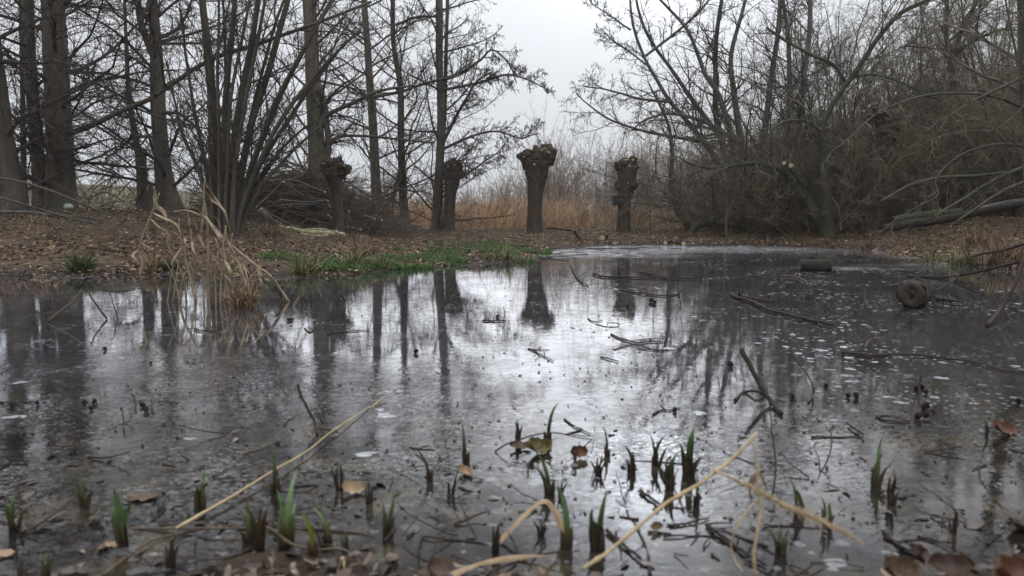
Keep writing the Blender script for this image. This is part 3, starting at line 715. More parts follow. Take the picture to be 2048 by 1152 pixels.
# --- pollard willows: flared trunk with a knuckled head, fused and weathered
def pollard(label, Y, trunk, lumps, stubs, cuts, seed, bark='pollard', vox=.016):
    p, r = stem(trunk, Y, n=22, flare=1.22)
    org = Vector((p[0][0], p[0][1], gz(p[0][0], p[0][1])))
    t = thing('pollard_willow', org, label, 'pollard willow', 'pollard willows on the far bank')
    g = G(); g.tubes(p, r, 20, cap=True, rough=.07, seed=seed); g.build('trunk', M[bark], t, org)
    rg = np.random.default_rng(seed)
    verts, faces = [], []
    import bmesh
    bm = bmesh.new()
    for (x, y, w, dy) in lumps:
        c = W(x, y, Y + dy) - np.array(org)
        mt = Matrix.Translation(Vector(c)) @ Matrix.Diagonal((1, 1, rg.uniform(.85, 1.2), 1))
        bmesh.ops.create_icosphere(bm, subdivisions=3, radius=sz(w, Y) / 2, matrix=mt)
    for (x0, y0, w0, x1, y1, w1, dy) in stubs:
        a = Vector(W(x0, y0, Y) - np.array(org)); b = Vector(W(x1, y1, Y + dy) - np.array(org))
        d = b - a; mt = Matrix.Translation((a + b) / 2) @ d.to_track_quat('Z', 'Y').to_matrix().to_4x4()
        bmesh.ops.create_cone(bm, cap_ends=True, segments=10, radius1=sz(w0, Y) / 2, radius2=sz(w1, Y) / 2, depth=d.length, matrix=mt)
    cx = sum(l[0] for l in lumps) / len(lumps); yt = min(l[1] for l in lumps); xs_ = [l[0] for l in lumps]; hw = (max(xs_) - min(xs_)) / 2 + 5
    for q in range(26):
        th = rg.uniform(-1.35, 1.35); ph = rg.uniform(-.8, .8)
        x0 = cx + math.sin(th) * hw * .75; y0 = yt + 14 - math.cos(th) * 9 + rg.uniform(0, 10)
        ln = rg.uniform(7, 15); x1 = x0 + math.sin(th) * ln * .8; y1 = y0 - (math.cos(th) * .9 + .15) * ln
        a = Vector(W(x0, y0, Y + ph * sz(hw, Y)) - np.array(org)); b = Vector(W(x1, y1, Y + ph * sz(hw, Y) * 1.25) - np.array(org))
        d = b - a; mt = Matrix.Translation((a + b) / 2) @ d.to_track_quat('Z', 'Y').to_matrix().to_4x4()
        r1 = sz(rg.uniform(5, 10), Y) / 2
        bmesh.ops.create_cone(bm, cap_ends=True, segments=8, radius1=r1 * 1.4, radius2=r1 * rg.uniform(.55, .95), depth=d.length, matrix=mt)
    me = bpy.data.meshes.new('head'); bm.to_mesh(me); bm.free()
    o = bpy.data.objects.new('head', me); col.objects.link(o)
    md = o.modifiers.new('fuse', 'REMESH'); md.mode = 'VOXEL'; md.voxel_size = vox
    dg = bpy.context.evaluated_depsgraph_get(); dg.update()
    nm = bpy.data.meshes.new_from_object(o.evaluated_get(dg)); o.modifiers.clear(); o.data = nm; nm.name = 'head'
    nm.calc_loop_triangles() if hasattr(nm, 'calc_loop_triangles') else None
    N = [v.normal.copy() for v in nm.vertices]
    for v, n in zip(nm.vertices, N):
        q = v.co * 5.5 + Vector((seed, 0, 0))
        v.co += n * (mnoise.noise(q) * .055 + mnoise.noise(q * 2.4) * .036 + mnoise.noise(q * 5) * .022 - abs(mnoise.noise(q * 9)) * .016)
    nm.polygons.foreach_set('use_smooth', np.ones(len(nm.polygons), bool))
    nm.materials.clear(); nm.materials.append(M[bark]); o.parent = t
    for (x, y, w, h, ang) in cuts:
        c = Vector(W(x, y, Y) - np.array(org)); c.y -= .0
        # a sawn face: thin irregular disc looking towards the pond
        V = []; k = 14
        for z in (0, .03):
            for i in range(k):
                a = i * 6.283 / k; rr = 1 + .16 * math.sin(3 * a + seed) + .08 * math.sin(5 * a)
                V.append((sz(w, Y) / 2 * rr * math.cos(a), z, sz(h, Y) / 2 * rr * math.sin(a)))
        V = np.array(V); ca_, sa_ = math.cos(ang), math.sin(ang)
        V = np.stack([V[:, 0] * ca_ - V[:, 2] * sa_, V[:, 1], V[:, 0] * sa_ + V[:, 2] * ca_], 1)
        # sit on the head's front surface
        hit, loc, nn, _ = o.ray_cast(Vector((c.x, -3, c.z)), Vector((0, 1, 0)))
        yy = loc.y if hit else c.y
        V = V + np.array([c.x, yy - .022, c.z])
        i0 = np.arange(k); g = G()
        g.add(V, [i0[None, :], (i0[::-1] + k)[None, :], np.stack([np.roll(i0, -1), i0, i0 + k, np.roll(i0, -1) + k], -1)])
        g.build('cut_face', M['cut'], t, smooth_=False)
    # wispy regrowth
    g = G()
    src = np.array([list(v.co) for v in nm.vertices]); top = src[src[:, 2] > np.quantile(src[:, 2], .7)]
    k = 46; P = top[rg.integers(0, len(top), k)]
    D = norm(np.stack([rg.normal(0, .6, k), rg.normal(0, .5, k), rg.uniform(.3, 1.2, k)], 1))
    pts, rad = grow(rg, P, D, rg.uniform(.05, .16, k), np.full(k, .006), 3, .2, .05)
    g.tubes(pts, rad, 3); g.build('sprays', M['twig'], t, smooth_=False)
    return t

def box_lumps(seed, x0, x1, y0, y1, w, k, dy=.12):
    rg = np.random.default_rng(seed)
    return [(rg.uniform(x0, x1), rg.uniform(y0, y1), w * rg.uniform(.7, 1.2), rg.uniform(-dy, dy)) for _ in range(k)]

pollard('pollard willow at the edge of open sky, the largest, with a two-horned cleft head', 18.5,
        [(1069, 462, 33), (1069, 430, 29), (1070, 395, 29), (1073, 365, 37), (1074, 340, 47), (1075, 322, 56)],
        [(1074, 345, 42, 0), (1074, 328, 50, 0), (1066, 318, 34, .05), (1086, 315, 38, -.05)] + box_lumps(21, 1050, 1062, 308, 318, 17, 5) + box_lumps(22, 1084, 1104, 298, 314, 18, 9) + box_lumps(23, 1064, 1082, 306, 320, 20, 6),
        [(1058, 330, 30, 1040, 308, 12, .05), (1060, 322, 20, 1058, 301, 10, -.1), (1090, 322, 36, 1107, 297, 20, 0), (1086, 312, 22, 1090, 290, 14, .1),
         (1076, 312, 16, 1077, 297, 9, -.1), (1066, 314, 15, 1068, 303, 7, .1), (1095, 305, 14, 1101, 290, 8, .1)],
        [(1090, 297, 6, 3.5, 0), (1048, 314, 7, 3, .1), (1096, 307, 7, 2.2, -.5), (1068, 330, 5, 2.5, .3), (1083, 302, 4, 2.5, .3)], 31)
pollard('pollard willow with pale sawn top, small dark box on its left side', 18.8,
        [(1247, 462, 30), (1248, 430, 26), (1250, 395, 27), (1253, 372, 35), (1254, 350, 38), (1254, 334, 40)],
        [(1254, 345, 36, 0), (1252, 332, 32, 0), (1246, 372, 30, 0), (1262, 370, 24, -.1), (1236, 375, 12, -.1)] + box_lumps(24, 1242, 1266, 322, 342, 16, 9) + box_lumps(25, 1242, 1262, 362, 374, 12, 3),
        [(1262, 345, 24, 1275, 331, 12, 0), (1250, 335, 22, 1244, 320, 14, 0), (1260, 332, 20, 1266, 317, 12, .1), (1264, 372, 16, 1275, 366, 9, 0)],
        [(1250, 320, 12, 3, .12), (1265, 320, 4, 4, 0), (1256, 333, 3, 6, -.4), (1253, 339, 6, 2, .4), (1270, 334, 4, 3, .8), (1253, 367, 4, 2, 0)], 32)
pollard('slim pollard willow standing before the twin-stemmed alder', 18.6,
        [(897, 459, 28), (898, 430, 23), (900, 395, 22), (903, 368, 29), (904, 350, 34), (904, 338, 34)],
        [(904, 350, 34, 0), (904, 338, 34, 0), (910, 345, 24, -.1)] + box_lumps(26, 892, 916, 325, 344, 14, 9) + box_lumps(27, 906, 916, 360, 375, 10, 2),
        [(914, 345, 18, 923, 331, 9, 0), (896, 338, 16, 890, 325, 8, 0), (905, 335, 16, 907, 320, 9, .1), (915, 335, 12, 919, 322, 7, -.1)],
        [(898, 334, 4, 2.5, 0), (910, 331, 4, 2.5, .4), (905, 343, 3, 2, 0)], 33)
pollard('twisted pollard willow beside the brush pile, one knob jutting right', 13.9,
        [(676, 458, 25), (676, 420, 20), (674, 395, 20), (671, 368, 27), (668, 348, 37), (666, 336, 38)],
        [(668, 346, 40, 0), (664, 335, 36, 0), (680, 345, 30, -.05), (692, 338, 18, -.1)] + box_lumps(28, 650, 682, 322, 338, 15, 9),
        [(680, 348, 26, 700, 333, 12, -.1), (686, 340, 12, 683, 321, 6, 0), (660, 335, 20, 648, 322, 10, 0), (668, 330, 18, 668, 316, 8, .1), (655, 330, 14, 657, 315, 6, -.1)],
        [(694, 334, 5, 2, -.2), (652, 328, 4, 2, .2)], 34, bark='pollard')
pollard('dark pollard willow in the shaded thicket, pale oval cuts on its knuckled head', 15.4,
        [(1744, 462, 46), (1745, 430, 42), (1748, 370, 38), (1755, 330, 36), (1762, 290, 44), (1766, 262, 58)],
        [(1767, 262, 56, 0), (1764, 245, 50, 0), (1752, 235, 34, .05), (1782, 242, 36, -.05)] + box_lumps(29, 1740, 1792, 222, 250, 22, 10),
        [(1756, 248, 30, 1738, 225, 16, 0), (1778, 250, 30, 1794, 236, 16, 0), (1768, 240, 26, 1768, 214, 14, .1), (1755, 238, 18, 1749, 212, 10, .1)],
        [(1746, 227, 10, 6, .45), (1738, 212, 6, 3.5, .5), (1728, 222, 4, 3, .5)], 35, bark='pollard')

# a small dark box fixed to the pollard
c = W(1233, 401, 18.72); bw, bh = sz(14, 18.7), sz(20, 18.7)
t = thing('nest_box', (c[0], c[1], c[2] - bh / 2), 'small dark box hung on the left side of a pollard willow trunk', 'nest box')
def boxmesh(g, x0, x1, y0, y1, z0, z1, slope=0.):
    V = [(x0, y0, z0), (x1, y0, z0), (x1, y1, z0), (x0, y1, z0), (x0, y0, z1), (x1, y0, z1), (x1, y1, z1 + slope), (x0, y1, z1 + slope)]
    g.add(V, [np.array([[0, 3, 2, 1], [4, 5, 6, 7], [0, 1, 5, 4], [1, 2, 6, 5], [2, 3, 7, 6], [3, 0, 4, 7]])])
g = G(); boxmesh(g, -bw / 2, bw / 2, -.09, .09, 0, bh * .8, .04); g.build('box_body', M['box'], t, smooth_=False)
g = G(); boxmesh(g, -bw / 2 - .02, bw / 2 + .02, -.13, .11, bh * .8 + .012, bh * .8 + .035, .05); g.build('roof', M['box'], t, smooth_=False)
g = G(); g.tubes(np.array([[bw * .3, .0, bh * .5], [bw * .75, .03, bh * .5]]), np.array([.015, .015]), 6, cap=True); g.build('bracket', M['box'], t)

# ------------------------------------------------------------------ right bank trees
WIL = [dict(n=20, t0=.25, t1=.99, len=(1.4, 3.0), fall=.5, ang=48, sd=14, rr=.34, rmin=.010, rcap=.03, seg=8, wob=.14, trop=.02, sides=4, tip=.3),
       dict(n=10, t0=.12, ratio=.38, ang=50, rr=.5, rmin=.006, seg=5, wob=.18, trop=.02, sides=3, fall=.5),
       dict(n=7, t0=.1, ratio=.48, ang=48, rr=.6, rmin=.0042, seg=4, wob=.2, trop=.02, sides=3, fall=.4)]
t = tree('leaning_willow', 'mossy willow leaning left over the far shore, two pale sawn limb ends on it', 'tree', 40,
     [([(1650, 462, 27.4), (1628, 420, 22.8), (1598, 378, 19.8), (1572, 346, 16.7), (1540, 331, 11.4), (1500, 326, 9.1), (1440, 334, 7.6), (1400, 328, 6.1), (1366, 318, 3.0)], 15.5),
      ([(1658, 460, 25.8), (1652, 380, 19.0), (1645, 310, 15.2), (1642, 262, 12.9), (1665, 205, 10.6), (1715, 135, 9.9), (1757, 72, 9.1), (1802, 22, 8.4), (1872, -8, 6.8), (1970, -50, 4.6)], 15.3, 14.2)],
     lv(WIL, L0_n=17, L0_t0=.4), bark='mossy', twig='twig_olive',
     limbs=[([(1612, 372, 11.4), (1594, 350, 9.9), (1580, 331, 8.4)], 15.35), ([(1588, 362, 9.1), (1576, 342, 8.4), (1568, 327, 6.8)], 15.3),
            ([(1690, 165, 7.6), (1668, 130, 6.8), (1620, 110, 6.1), (1570, 80, 5.3), (1530, 52, 3.8)], 14.9), ([(1642, 262, 6.1), (1610, 240, 5.3), (1560, 250, 4.6), (1520, 290, 3.0)], 15.3, 14.6),
            ([(1700, 155, 6.1), (1750, 150, 4.6), (1800, 165, 3.8), (1860, 190, 2.3)], 14.8, 14.)], own=LIMB)
for (x, y, w_, ang) in ((1569, 326, 8, .5), (1583, 331, 10, .9)):
    a = W(x, y, 15.18) - np.array(t.location)
    g = G(); k = 14; th = np.arange(k) * 6.283 / k
    rr = sz(w_, 15.2) / 2 * (1 + .12 * np.sin(3 * th))
    q = np.stack([rr * np.cos(th) * .75, np.zeros(k), rr * np.sin(th)], 1)
    q = np.stack([q[:, 0] * math.cos(ang) + q[:, 2] * math.sin(ang), q[:, 1], -q[:, 0] * math.sin(ang) + q[:, 2] * math.cos(ang)], 1)
    V = np.concatenate([q + a, q + a + np.array([0, .05, 0])]); i0 = np.arange(k)
    g.add(V, [i0[None, ::-1], np.stack([i0, np.roll(i0, -1), np.roll(i0, -1) + k, i0 + k], -1)])
    g.build('cut_face', M['cut'], t, smooth_=False)

tree('willow_tree', 'grey willow with stems fanning wide to the left against the open sky', 'tree', 41,
     [([(1466, 455, 26), (1452, 380, 18), (1425, 310, 13), (1405, 280, 11), (1372, 240, 9), (1340, 200, 8), (1312, 152, 7), (1290, 115, 6), (1268, 50, 5), (1258, -50, 3)], 20.),
      ([(1472, 455, 22), (1464, 370, 16), (1446, 290, 11), (1402, 225, 9), (1370, 180, 8), (1336, 130, 7), (1301, 80, 6), (1276, 20, 5), (1262, -70, 3)], 20.4),
      ([(1478, 456, 22), (1474, 360, 16), (1460, 270, 12), (1436, 190, 10), (1411, 150, 9), (1391, 100, 7), (1372, 55, 6), (1335, 15, 5), (1290, -25, 3)], 19.8),
      ([(1482, 456, 24), (1470, 370, 17), (1442, 282, 13), (1432, 230, 12), (1430, 150, 10), (1433, 80, 9), (1446, 0, 7), (1462, -110, 4)], 20.2),
      ([(1490, 457, 26), (1492, 360, 20), (1479, 262, 13), (1467, 172, 11), (1462, 110, 9), (1480, 30, 7), (1510, -90, 4)], 19.9),
      ([(1496, 457, 22), (1512, 360, 16), (1530, 260, 13), (1540, 150, 11), (1556, 50, 9), (1566, -90, 5)], 20.1)],
     lv(WIL, L0_n=15, L0_len=(1.0, 2.4), L0_t0=.3, L1_n=9, L2_n=5), bark='pale_bark', twig='twig', stempart='stem', sides=9,
     limbs=[([(1482, 290, 11), (1442, 262, 9), (1400, 240, 8), (1342, 226, 6), (1296, 236, 4), (1262, 262, 3)], 19.6, 18.8),
            ([(1345, 204, 6), (1285, 198, 5), (1240, 187, 4), (1200, 178, 3), (1166, 170, 2)], 20., 19.2),
            ([(1408, 285, 7), (1340, 272, 6), (1275, 258, 5), (1220, 240, 4), (1180, 214, 3), (1154, 188, 2)], 19.9, 19.),
            ([(1288, 114, 5), (1330, 82, 5), (1372, 48, 5), (1410, 12, 4), (1440, -30, 3)], 20.),
            ([(1292, 130, 4), (1262, 105, 3), (1232, 86, 3), (1200, 58, 2)], 20., 19.4),
            ([(1262, 60, 4), (1232, 40, 3), (1190, 12, 2), (1176, -10, 2)], 20.)], own=lv(LIMB, L0_n=14), cat_k=1500)
tree('alder_tree', 'trunk forking into a narrow Y near the top right, in the thicket', 'tree', 42,
     [([(1902, 440, 24), (1905, 330, 17), (1908, 200, 14), (1906, 112, 12)], 18.)], None, bark='mossy', twig='twig_olive',
     limbs=[([(1905, 116, 11), (1891, 60, 9), (1894, 0, 8), (1884, -110, 6), (1880, -260, 3)], 18.), ([(1908, 114, 11), (1926, 48, 9), (1950, 4, 8), (1975, -100, 6), (1990, -240, 3)], 18.),
            ([(1902, 130, 6), (1885, 105, 5), (1850, 95, 4), (1800, 92, 3)], 18., 17.), ([(1910, 110, 6), (1950, 80, 5), (2000, 60, 4), (2060, 62, 3)], 18., 17.2),
            ([(1906, 220, 6), (1870, 195, 5), (1830, 190, 4)], 18., 17.3)], own=lv(LIMB, L0_n=16, L1_n=10, L2_n=7), cat_k=500)
tree('alder_tree', 'pale straight trunk right of the fanned willow, rising out of the top', 'tree', 43,
     [([(1602, 452, 19.0), (1598, 340, 15.0), (1598, 260, 13.6), (1605, 160, 10.9), (1615, 60, 9.5), (1622, -40, 8.2), (1630, -330, 3.4)], 17.2)], lv(WIL, L0_n=22), bark='pale_bark', twig='twig', cat_k=700)
tree('alder_tree', 'thinner grey trunk beside the pale straight one, bending left near the top', 'tree', 44,
     [([(1582, 452, 16.3), (1576, 300, 11.6), (1580, 150, 9.5), (1574, 60, 7.5), (1560, -60, 6.1), (1540, -260, 2.7)], 18.)], lv(WIL, L0_n=20), bark='pale_bark', twig='twig')
tree('shade_tree', 'dark near trunk cut by the right frame edge, long limbs arching left', 'tree', 45,
     [([(2075, 500, 46), (2066, 300, 34), (2052, 120, 26), (2044, 0, 22), (2034, -220, 14), (2030, -450, 5)], 9.)], lv(WIL, L0_n=20, L0_len=(1.0, 2.2), L0_t0=.3, L2_n=5), bark='willow', twig='twig_olive',
     limbs=[([(2062, 222, 6.8), (2000, 197, 5.6), (1930, 187, 5.0), (1850, 192, 4.3), (1780, 214, 3.7), (1735, 240, 3.1), (1690, 278, 2.5), (1664, 304, 1.2)], 9., 8.2),
            ([(2054, 150, 6.2), (2000, 178, 5.0), (1950, 198, 4.3), (1890, 232, 3.1), (1846, 266, 1.9)], 9., 8.4),
            ([(2066, 296, 5.6), (2000, 288, 4.3), (1932, 305, 3.7), (1890, 335, 3.1), (1873, 358, 2.5), (1879, 386, 2.5), (1838, 410, 1.9), (1790, 440, 1.9), (1738, 488, 1.2)], 9., 8.6),
            ([(2058, 200, 5.0), (2020, 240, 4.3), (1975, 262, 3.1), (1905, 268, 2.5), (1850, 282, 1.9)], 9., 8.)], own=lv(LIMB, L0_n=9, L0_ratio=.2, L1_n=7, L2_n=4))
tree('willow_tree', 'small bent trunk behind the low arching mossy log', 'tree', 46,
     [([(1378, 455, 17), (1354, 420, 12), (1342, 370, 10), (1345, 300, 8), (1332, 235, 6), (1300, 170, 3)], 18.5)], lv(WIL, L0_n=16, L0_len=(.7, 1.8), L0_t0=.2), bark='mossy', twig='twig_olive')
tree('willow_sapling', 'slender dark upright sapling standing at the shore before the arching mossy log', 'sapling', 47,
     [([(1453, 484, 6), (1452, 420, 5), (1450, 350, 4), (1452, 250, 3)], 16.)], lv(WIL, L0_n=10, L0_len=(.3, .9), L0_rmin=.006, L1_n=5, L2_n=3), bark='twig_olive', twig='twig_olive', sides=6)

# ------------------------------------------------------------------ thicket shrubs: four kinds, repeated
def shrub(name, seed, nst, h, tilt, bark, twig, lev, wob=.09, trop=.03, spread=.3, r=.02):
    rg = np.random.default_rng(seed)
    a = rg.uniform(0, 6.283, nst); tl = np.radians(rg.uniform(*tilt, nst))
    P = np.stack([np.cos(a) * rg.uniform(0, spread, nst), np.sin(a) * rg.uniform(0, spread, nst), np.full(nst, -.15)], 1)
    D = np.stack([np.cos(a) * np.sin(tl), np.sin(a) * np.sin(tl), np.cos(tl)], 1)
    pts, rad = grow(rg, P, D, h * rg.uniform(.65, 1.1, nst), r * rg.uniform(.6, 1.2, nst), 12, wob, trop, .25)
    t = thing(name, (0, 0, 0), None, 'shrub')
    g = G(); g.tubes(pts, rad, 6); g.build('stem_clump', M[bark], t)
    g = G(); crown(g, rg, pts, rad, lev); g.build('crown', M[twig], t, smooth_=False)
    return t
SH = [dict(n=13, t0=.12, ratio=.36, ang=42, rr=.5, rmin=.006, seg=6, wob=.16, trop=.0, sides=3, fall=.45),
      dict(n=8, t0=.12, ratio=.42, ang=45, rr=.6, rmin=.0042, seg=4, wob=.18, trop=.02, sides=3, fall=.4),
      dict(n=5, t0=.1, ratio=.5, ang=45, rr=.7, rmin=.0035, seg=3, wob=.2, trop=.0, sides=3, fall=.3)]
kinds = {
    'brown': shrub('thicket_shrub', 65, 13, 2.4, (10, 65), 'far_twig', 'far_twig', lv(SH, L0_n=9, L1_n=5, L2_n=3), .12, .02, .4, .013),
    'arch': shrub('thicket_shrub', 60, 10, 5.4, (10, 55), 'mossy', 'thicket', SH, .08, -.01, .35, .030),
    'tall': shrub('thicket_shrub', 61, 9, 7.0, (3, 24), 'willow', 'thicket', lv(SH, L0_ratio=.3), .06, .02, .4, .036),
    'low': shrub('thicket_shrub', 62, 15, 2.5, (15, 75), 'thicket', 'thicket', lv(SH, L0_n=12, L1_n=7, L2_n=4), .12, .02, .4, .014),
    'dark': shrub('thicket_shrub', 66, 9, 5.6, (8, 60), 'willow', 'twig', lv(SH, L0_n=9, L1_n=6, L2_n=4, L0_ratio=.42, L0_rmin=.009), .10, -.015, .35, .034),
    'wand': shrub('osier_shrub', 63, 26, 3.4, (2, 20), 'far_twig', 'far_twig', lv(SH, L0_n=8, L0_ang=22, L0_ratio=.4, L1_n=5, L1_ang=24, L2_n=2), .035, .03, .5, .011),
}
used = set()
GL = {'thick': ('bare olive-brown shrub in the dense dark thicket on the right bank', 'shrubs of the right bank thicket'),
      'far': ('pale bare osier bush of thin upright wands in the hazy distance', 'osier bushes beyond the reed bed'),
      'mid': ('bare low shrub among the dry reeds behind the pollard row', 'low shrubs behind the pollards'),
      'left': ('bare thin shrub behind the trunks of the left bank', 'shrubs behind the left bank trunks')}
def put(kind, x, y, s, rz, cls, tilt=0.):
    src = kinds[kind]
    o = src if kind not in used else copy_tree(src)
    used.add(kind)
    o.location = (x, y, gz(x, y)); o.scale = (s, s, s); o.rotation_euler = (0, tilt, rz)
    tag(o, GL[cls][0], 'shrub', GL[cls][1])
rg = random.Random(5)
# right thicket, from the far shore back
HB = {'dark': 4.4, 'arch': 4.3, 'tall': 6.6, 'low': 2.0}
def top_px(x):
    return float(np.interp(x, (1280, 1340, 1400, 1500, 1650, 1800, 1920, 2048, 2300), (345, 325, 300, 275, 255, 240, 190, 150, 120)))
for Y0, x0, x1, n in ((16.6, 1500, 2080, 8), (17.4, 1480, 2080, 7), (18.4, 1440, 2100, 10), (20.5, 1400, 2120, 13), (22.5, 1390, 2140, 13), (25., 1380, 2160, 13), (28.5, 1370, 2180, 11), (33., 1330, 2200, 12)):
    for i in range(n):
        px = x0 + (x1 - x0) * (i + rg.uniform(.1, .9)) / n; y = Y0 + rg.uniform(-.8, .8); x = (px - 1024) / F * y
        h = .65 + (425 - top_px(px)) / F * y - gz(x, y); k = rg.choice(['low', 'low', 'arch'] if Y0 < 22 else ['arch', 'low', 'tall'])
        put(k, x, y, h / HB[k] * rg.uniform(.75, 1.08), rg.uniform(0, 6.28), 'thick')
for i in range(13):
    px = 1400 + 690 * (i + rg.uniform(.1, .9)) / 13; y = rg.uniform(16.6, 20.5); x = (px - 1024) / F * y
    h = .65 + (425 - top_px(px) + rg.uniform(20, 110)) / F * y - gz(x, y)
    put('dark', x, y, h / HB['dark'], rg.uniform(0, 6.28), 'thick')
for (px, y, s) in ((1600, 23, .9), (1690, 21, .95), (1780, 25, 1.1), (1860, 21, 1.0), (1930, 27, 1.2), (2020, 20, 1.05), (1545, 26, .85), (1650, 27, 1.05), (1720, 24, .9), (1830, 26, 1.05), (1890, 24, 1.), (1970, 23, 1.05), (2060, 25, 1.1), (2130, 20, 1.0)):
    put('tall', (px - 1024) / F * y, y, s, rg.uniform(0, 6.28), 'thick')
for (x, y, k, s) in ((9.4, 12.2, 'arch', .7), (10.2, 14.5, 'tall', 1.), (8.6, 15.2, 'low', 1.), (9.8, 10.2, 'low', 1.), (11.5, 11.5, 'tall', 1.), (8.4, 8.6, 'low', .75)):
    put(k, x, y, s, rg.uniform(0, 6.28), 'thick')
for i in range(20):
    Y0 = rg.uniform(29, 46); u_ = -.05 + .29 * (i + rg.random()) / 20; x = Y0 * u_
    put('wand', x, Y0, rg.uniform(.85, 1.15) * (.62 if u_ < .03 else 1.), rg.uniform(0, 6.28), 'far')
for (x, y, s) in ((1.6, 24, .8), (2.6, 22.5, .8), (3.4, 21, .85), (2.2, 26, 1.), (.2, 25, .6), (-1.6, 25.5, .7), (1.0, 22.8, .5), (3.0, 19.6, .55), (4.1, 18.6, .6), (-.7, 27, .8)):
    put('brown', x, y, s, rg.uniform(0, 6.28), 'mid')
for (x, y, k, s) in ((-14, 20, 'low', .6), (-7.5, 21, 'low', .6), (-5.2, 21, 'low', .75), (-4.0, 23, 'low', .7), (-4.4, 26, 'wand', .6), (-3, 30, 'wand', .7), (-9.5, 13., 'low', .45), (-12, 22, 'low', .9), (-10, 23, 'low', .8), (-8.6, 24, 'low', .9), (-16, 23, 'low', .9)):
    put(k, x, y, s, rg.uniform(0, 6.28), 'left')

# ------------------------------------------------------------------ dry reed bed and meadow rim behind the pollards
def blades(rg, P, H, wd, lean, droop=.5, n=3, bend=None):
    """flat tapering blades: (B,3) feet, heights, widths, horizontal lean vectors"""
    B = len(P); t = np.linspace(0, 1, n + 1)[None, :, None]
    ln = lean[:, None, :] * H[:, None, None]
    c = P[:, None, :] + np.concatenate([ln * (t ** 1.6), (H[:, None, None] * (t - droop * np.linalg.norm(lean, axis=1)[:, None, None] * t ** 3 * .8))], 2)
    a = rg.uniform(0, 3.14, B); s = np.stack([np.cos(a), np.sin(a), np.zeros(B)], 1)[:, None, :]
    wv = (wd[:, None, None] * .5) * np.array([.75, 1., .8, .08, .05, .04])[None, [0, 1, 2, 3] if n == 3 else list(range(n + 1)), None]
    V = np.stack([c - s * wv, c + s * wv], 2)
    idx = np.arange(B * (n + 1) * 2).reshape(B, n + 1, 2)
    q = np.stack([idx[:, :-1, 0], idx[:, :-1, 1], idx[:, 1:, 1], idx[:, 1:, 0]], -1).reshape(-1, 4)
    return V.reshape(-1, 3), q
r = np.random.default_rng(70)
k = 14000
X = r.uniform(-6.5, 8.5, k); Y = r.uniform(22, 34, k)
keep = (vnoise(X, Y, .6, 4) > .28) & (X > -4.5 + (Y - 22) * -.1)
X, Y = X[keep], Y[keep]; k = len(X)
P = np.stack([X, Y, ground(X, Y) - .02], 1)
V, q = blades(r, P, r.uniform(.5, 1.35, k) * (.7 + .5 * vnoise(X, Y, .4, 6)), r.uniform(.008, .022, k), np.stack([r.normal(.12, .22, k), r.normal(0, .2, k)], 1), .6)
g = G(); g.add(V, [q]); tag(g.build('reed_bed', M['reedbed'], smooth_=False), 'dry tan reeds and grass behind the pollard row', 'reeds', kind='stuff')

# ------------------------------------------------------------------ leaf litter, grass
def leaves_mesh(rg, P, S, tiltsd=.5, curl=.35):
    B = len(P)
    base = np.array([[-1, 0, .0], [-.45, .5, .0], [-.45, -.5, .0], [.35, .48, 0], [.35, -.48, 0], [1, 0, 0]])
    V = np.repeat(base[None], B, 0) * np.stack([S, S * rg.uniform(.5, 1., B), S], 1)[:, None, :]
    cu = rg.normal(0, curl, B)[:, None]
    V[:, :, 2] += S[:, None] * (cu * (base[None, :, 0] ** 2) + np.abs(rg.normal(0, curl, B))[:, None] * (base[None, :, 1] ** 2) * 2)
    a, b, c = rg.uniform(0, 6.283, B), rg.normal(0, tiltsd, B), rg.normal(0, tiltsd, B)
    def rot(V, i, j, an):
        x, y = V[:, :, i].copy(), V[:, :, j].copy(); ca, sa = np.cos(an)[:, None], np.sin(an)[:, None]
        V[:, :, i] = x * ca - y * sa; V[:, :, j] = x * sa + y * ca
    rot(V, 0, 2, b); rot(V, 1, 2, c); rot(V, 0, 1, a)
    V += P[:, None, :]
    o = np.arange(B)[:, None] * 6
    t3 = np.concatenate([o + np.array([[0, 2, 1]]), o + np.array([[3, 4, 5]])]); q4 = o + np.array([[1, 2, 4, 3]])
    return V.reshape(-1, 3), [t3, q4]
r = np.random.default_rng(71)
def land_points(r, k, x0, x1, y0, y1, dmin=0., dmax=99.):
    X = r.uniform(x0, x1, k); Y = r.uniform(y0, y1, k); d = sdist(X, Y)
    m = (d > dmin) & (d < dmax) & (np.abs(X) < .80 * Y + .6)
    return X[m], Y[m], d[m]
X1, Y1, d1 = land_points(r, 200000, -10.5, 9.5, 6.8, 20.5, -.10, 9)
m = r.random(len(X1)) < np.where(d1 < .55, .75, .16 + 1.3 * np.clip(vnoise(X1, Y1, 1.3, 9) - .22, 0, 1)) * (.2 + 1.15 * vnoise(X1, Y1, 4.1, 12)) * np.where(Y1 > 14, .8, 1)
X1, Y1 = X1[m], Y1[m]
P = np.stack([X1, Y1, np.maximum(ground(X1, Y1), 0) + r.uniform(.0, .035, len(X1))], 1)
V, f = leaves_mesh(r, P, .010 + .034 * r.random(len(X1)) ** 2, .34, .3)
g = G(); g.add(V, f); tag(g.build('leaf_litter', M['litter'], smooth_=False), 'brown fallen leaves carpeting the banks round the pond', 'leaf litter', kind='stuff')
X1, Y1, d1 = land_points(r, 26000, -1.9, 2.2, .75, 4., .0, 3)
P = np.stack([X1, Y1, ground(X1, Y1) + r.uniform(-.004, .014, len(X1))], 1)
V, f = leaves_mesh(r, P, r.uniform(.007, .024, len(X1)), .45, .3)
g = G(); g.add(V, f); tag(g.build('wet_leaf_litter', M['dark_litter'], smooth_=False), 'dark wet leaf crumbs along the near edge of the ice', 'leaf litter', kind='stuff')

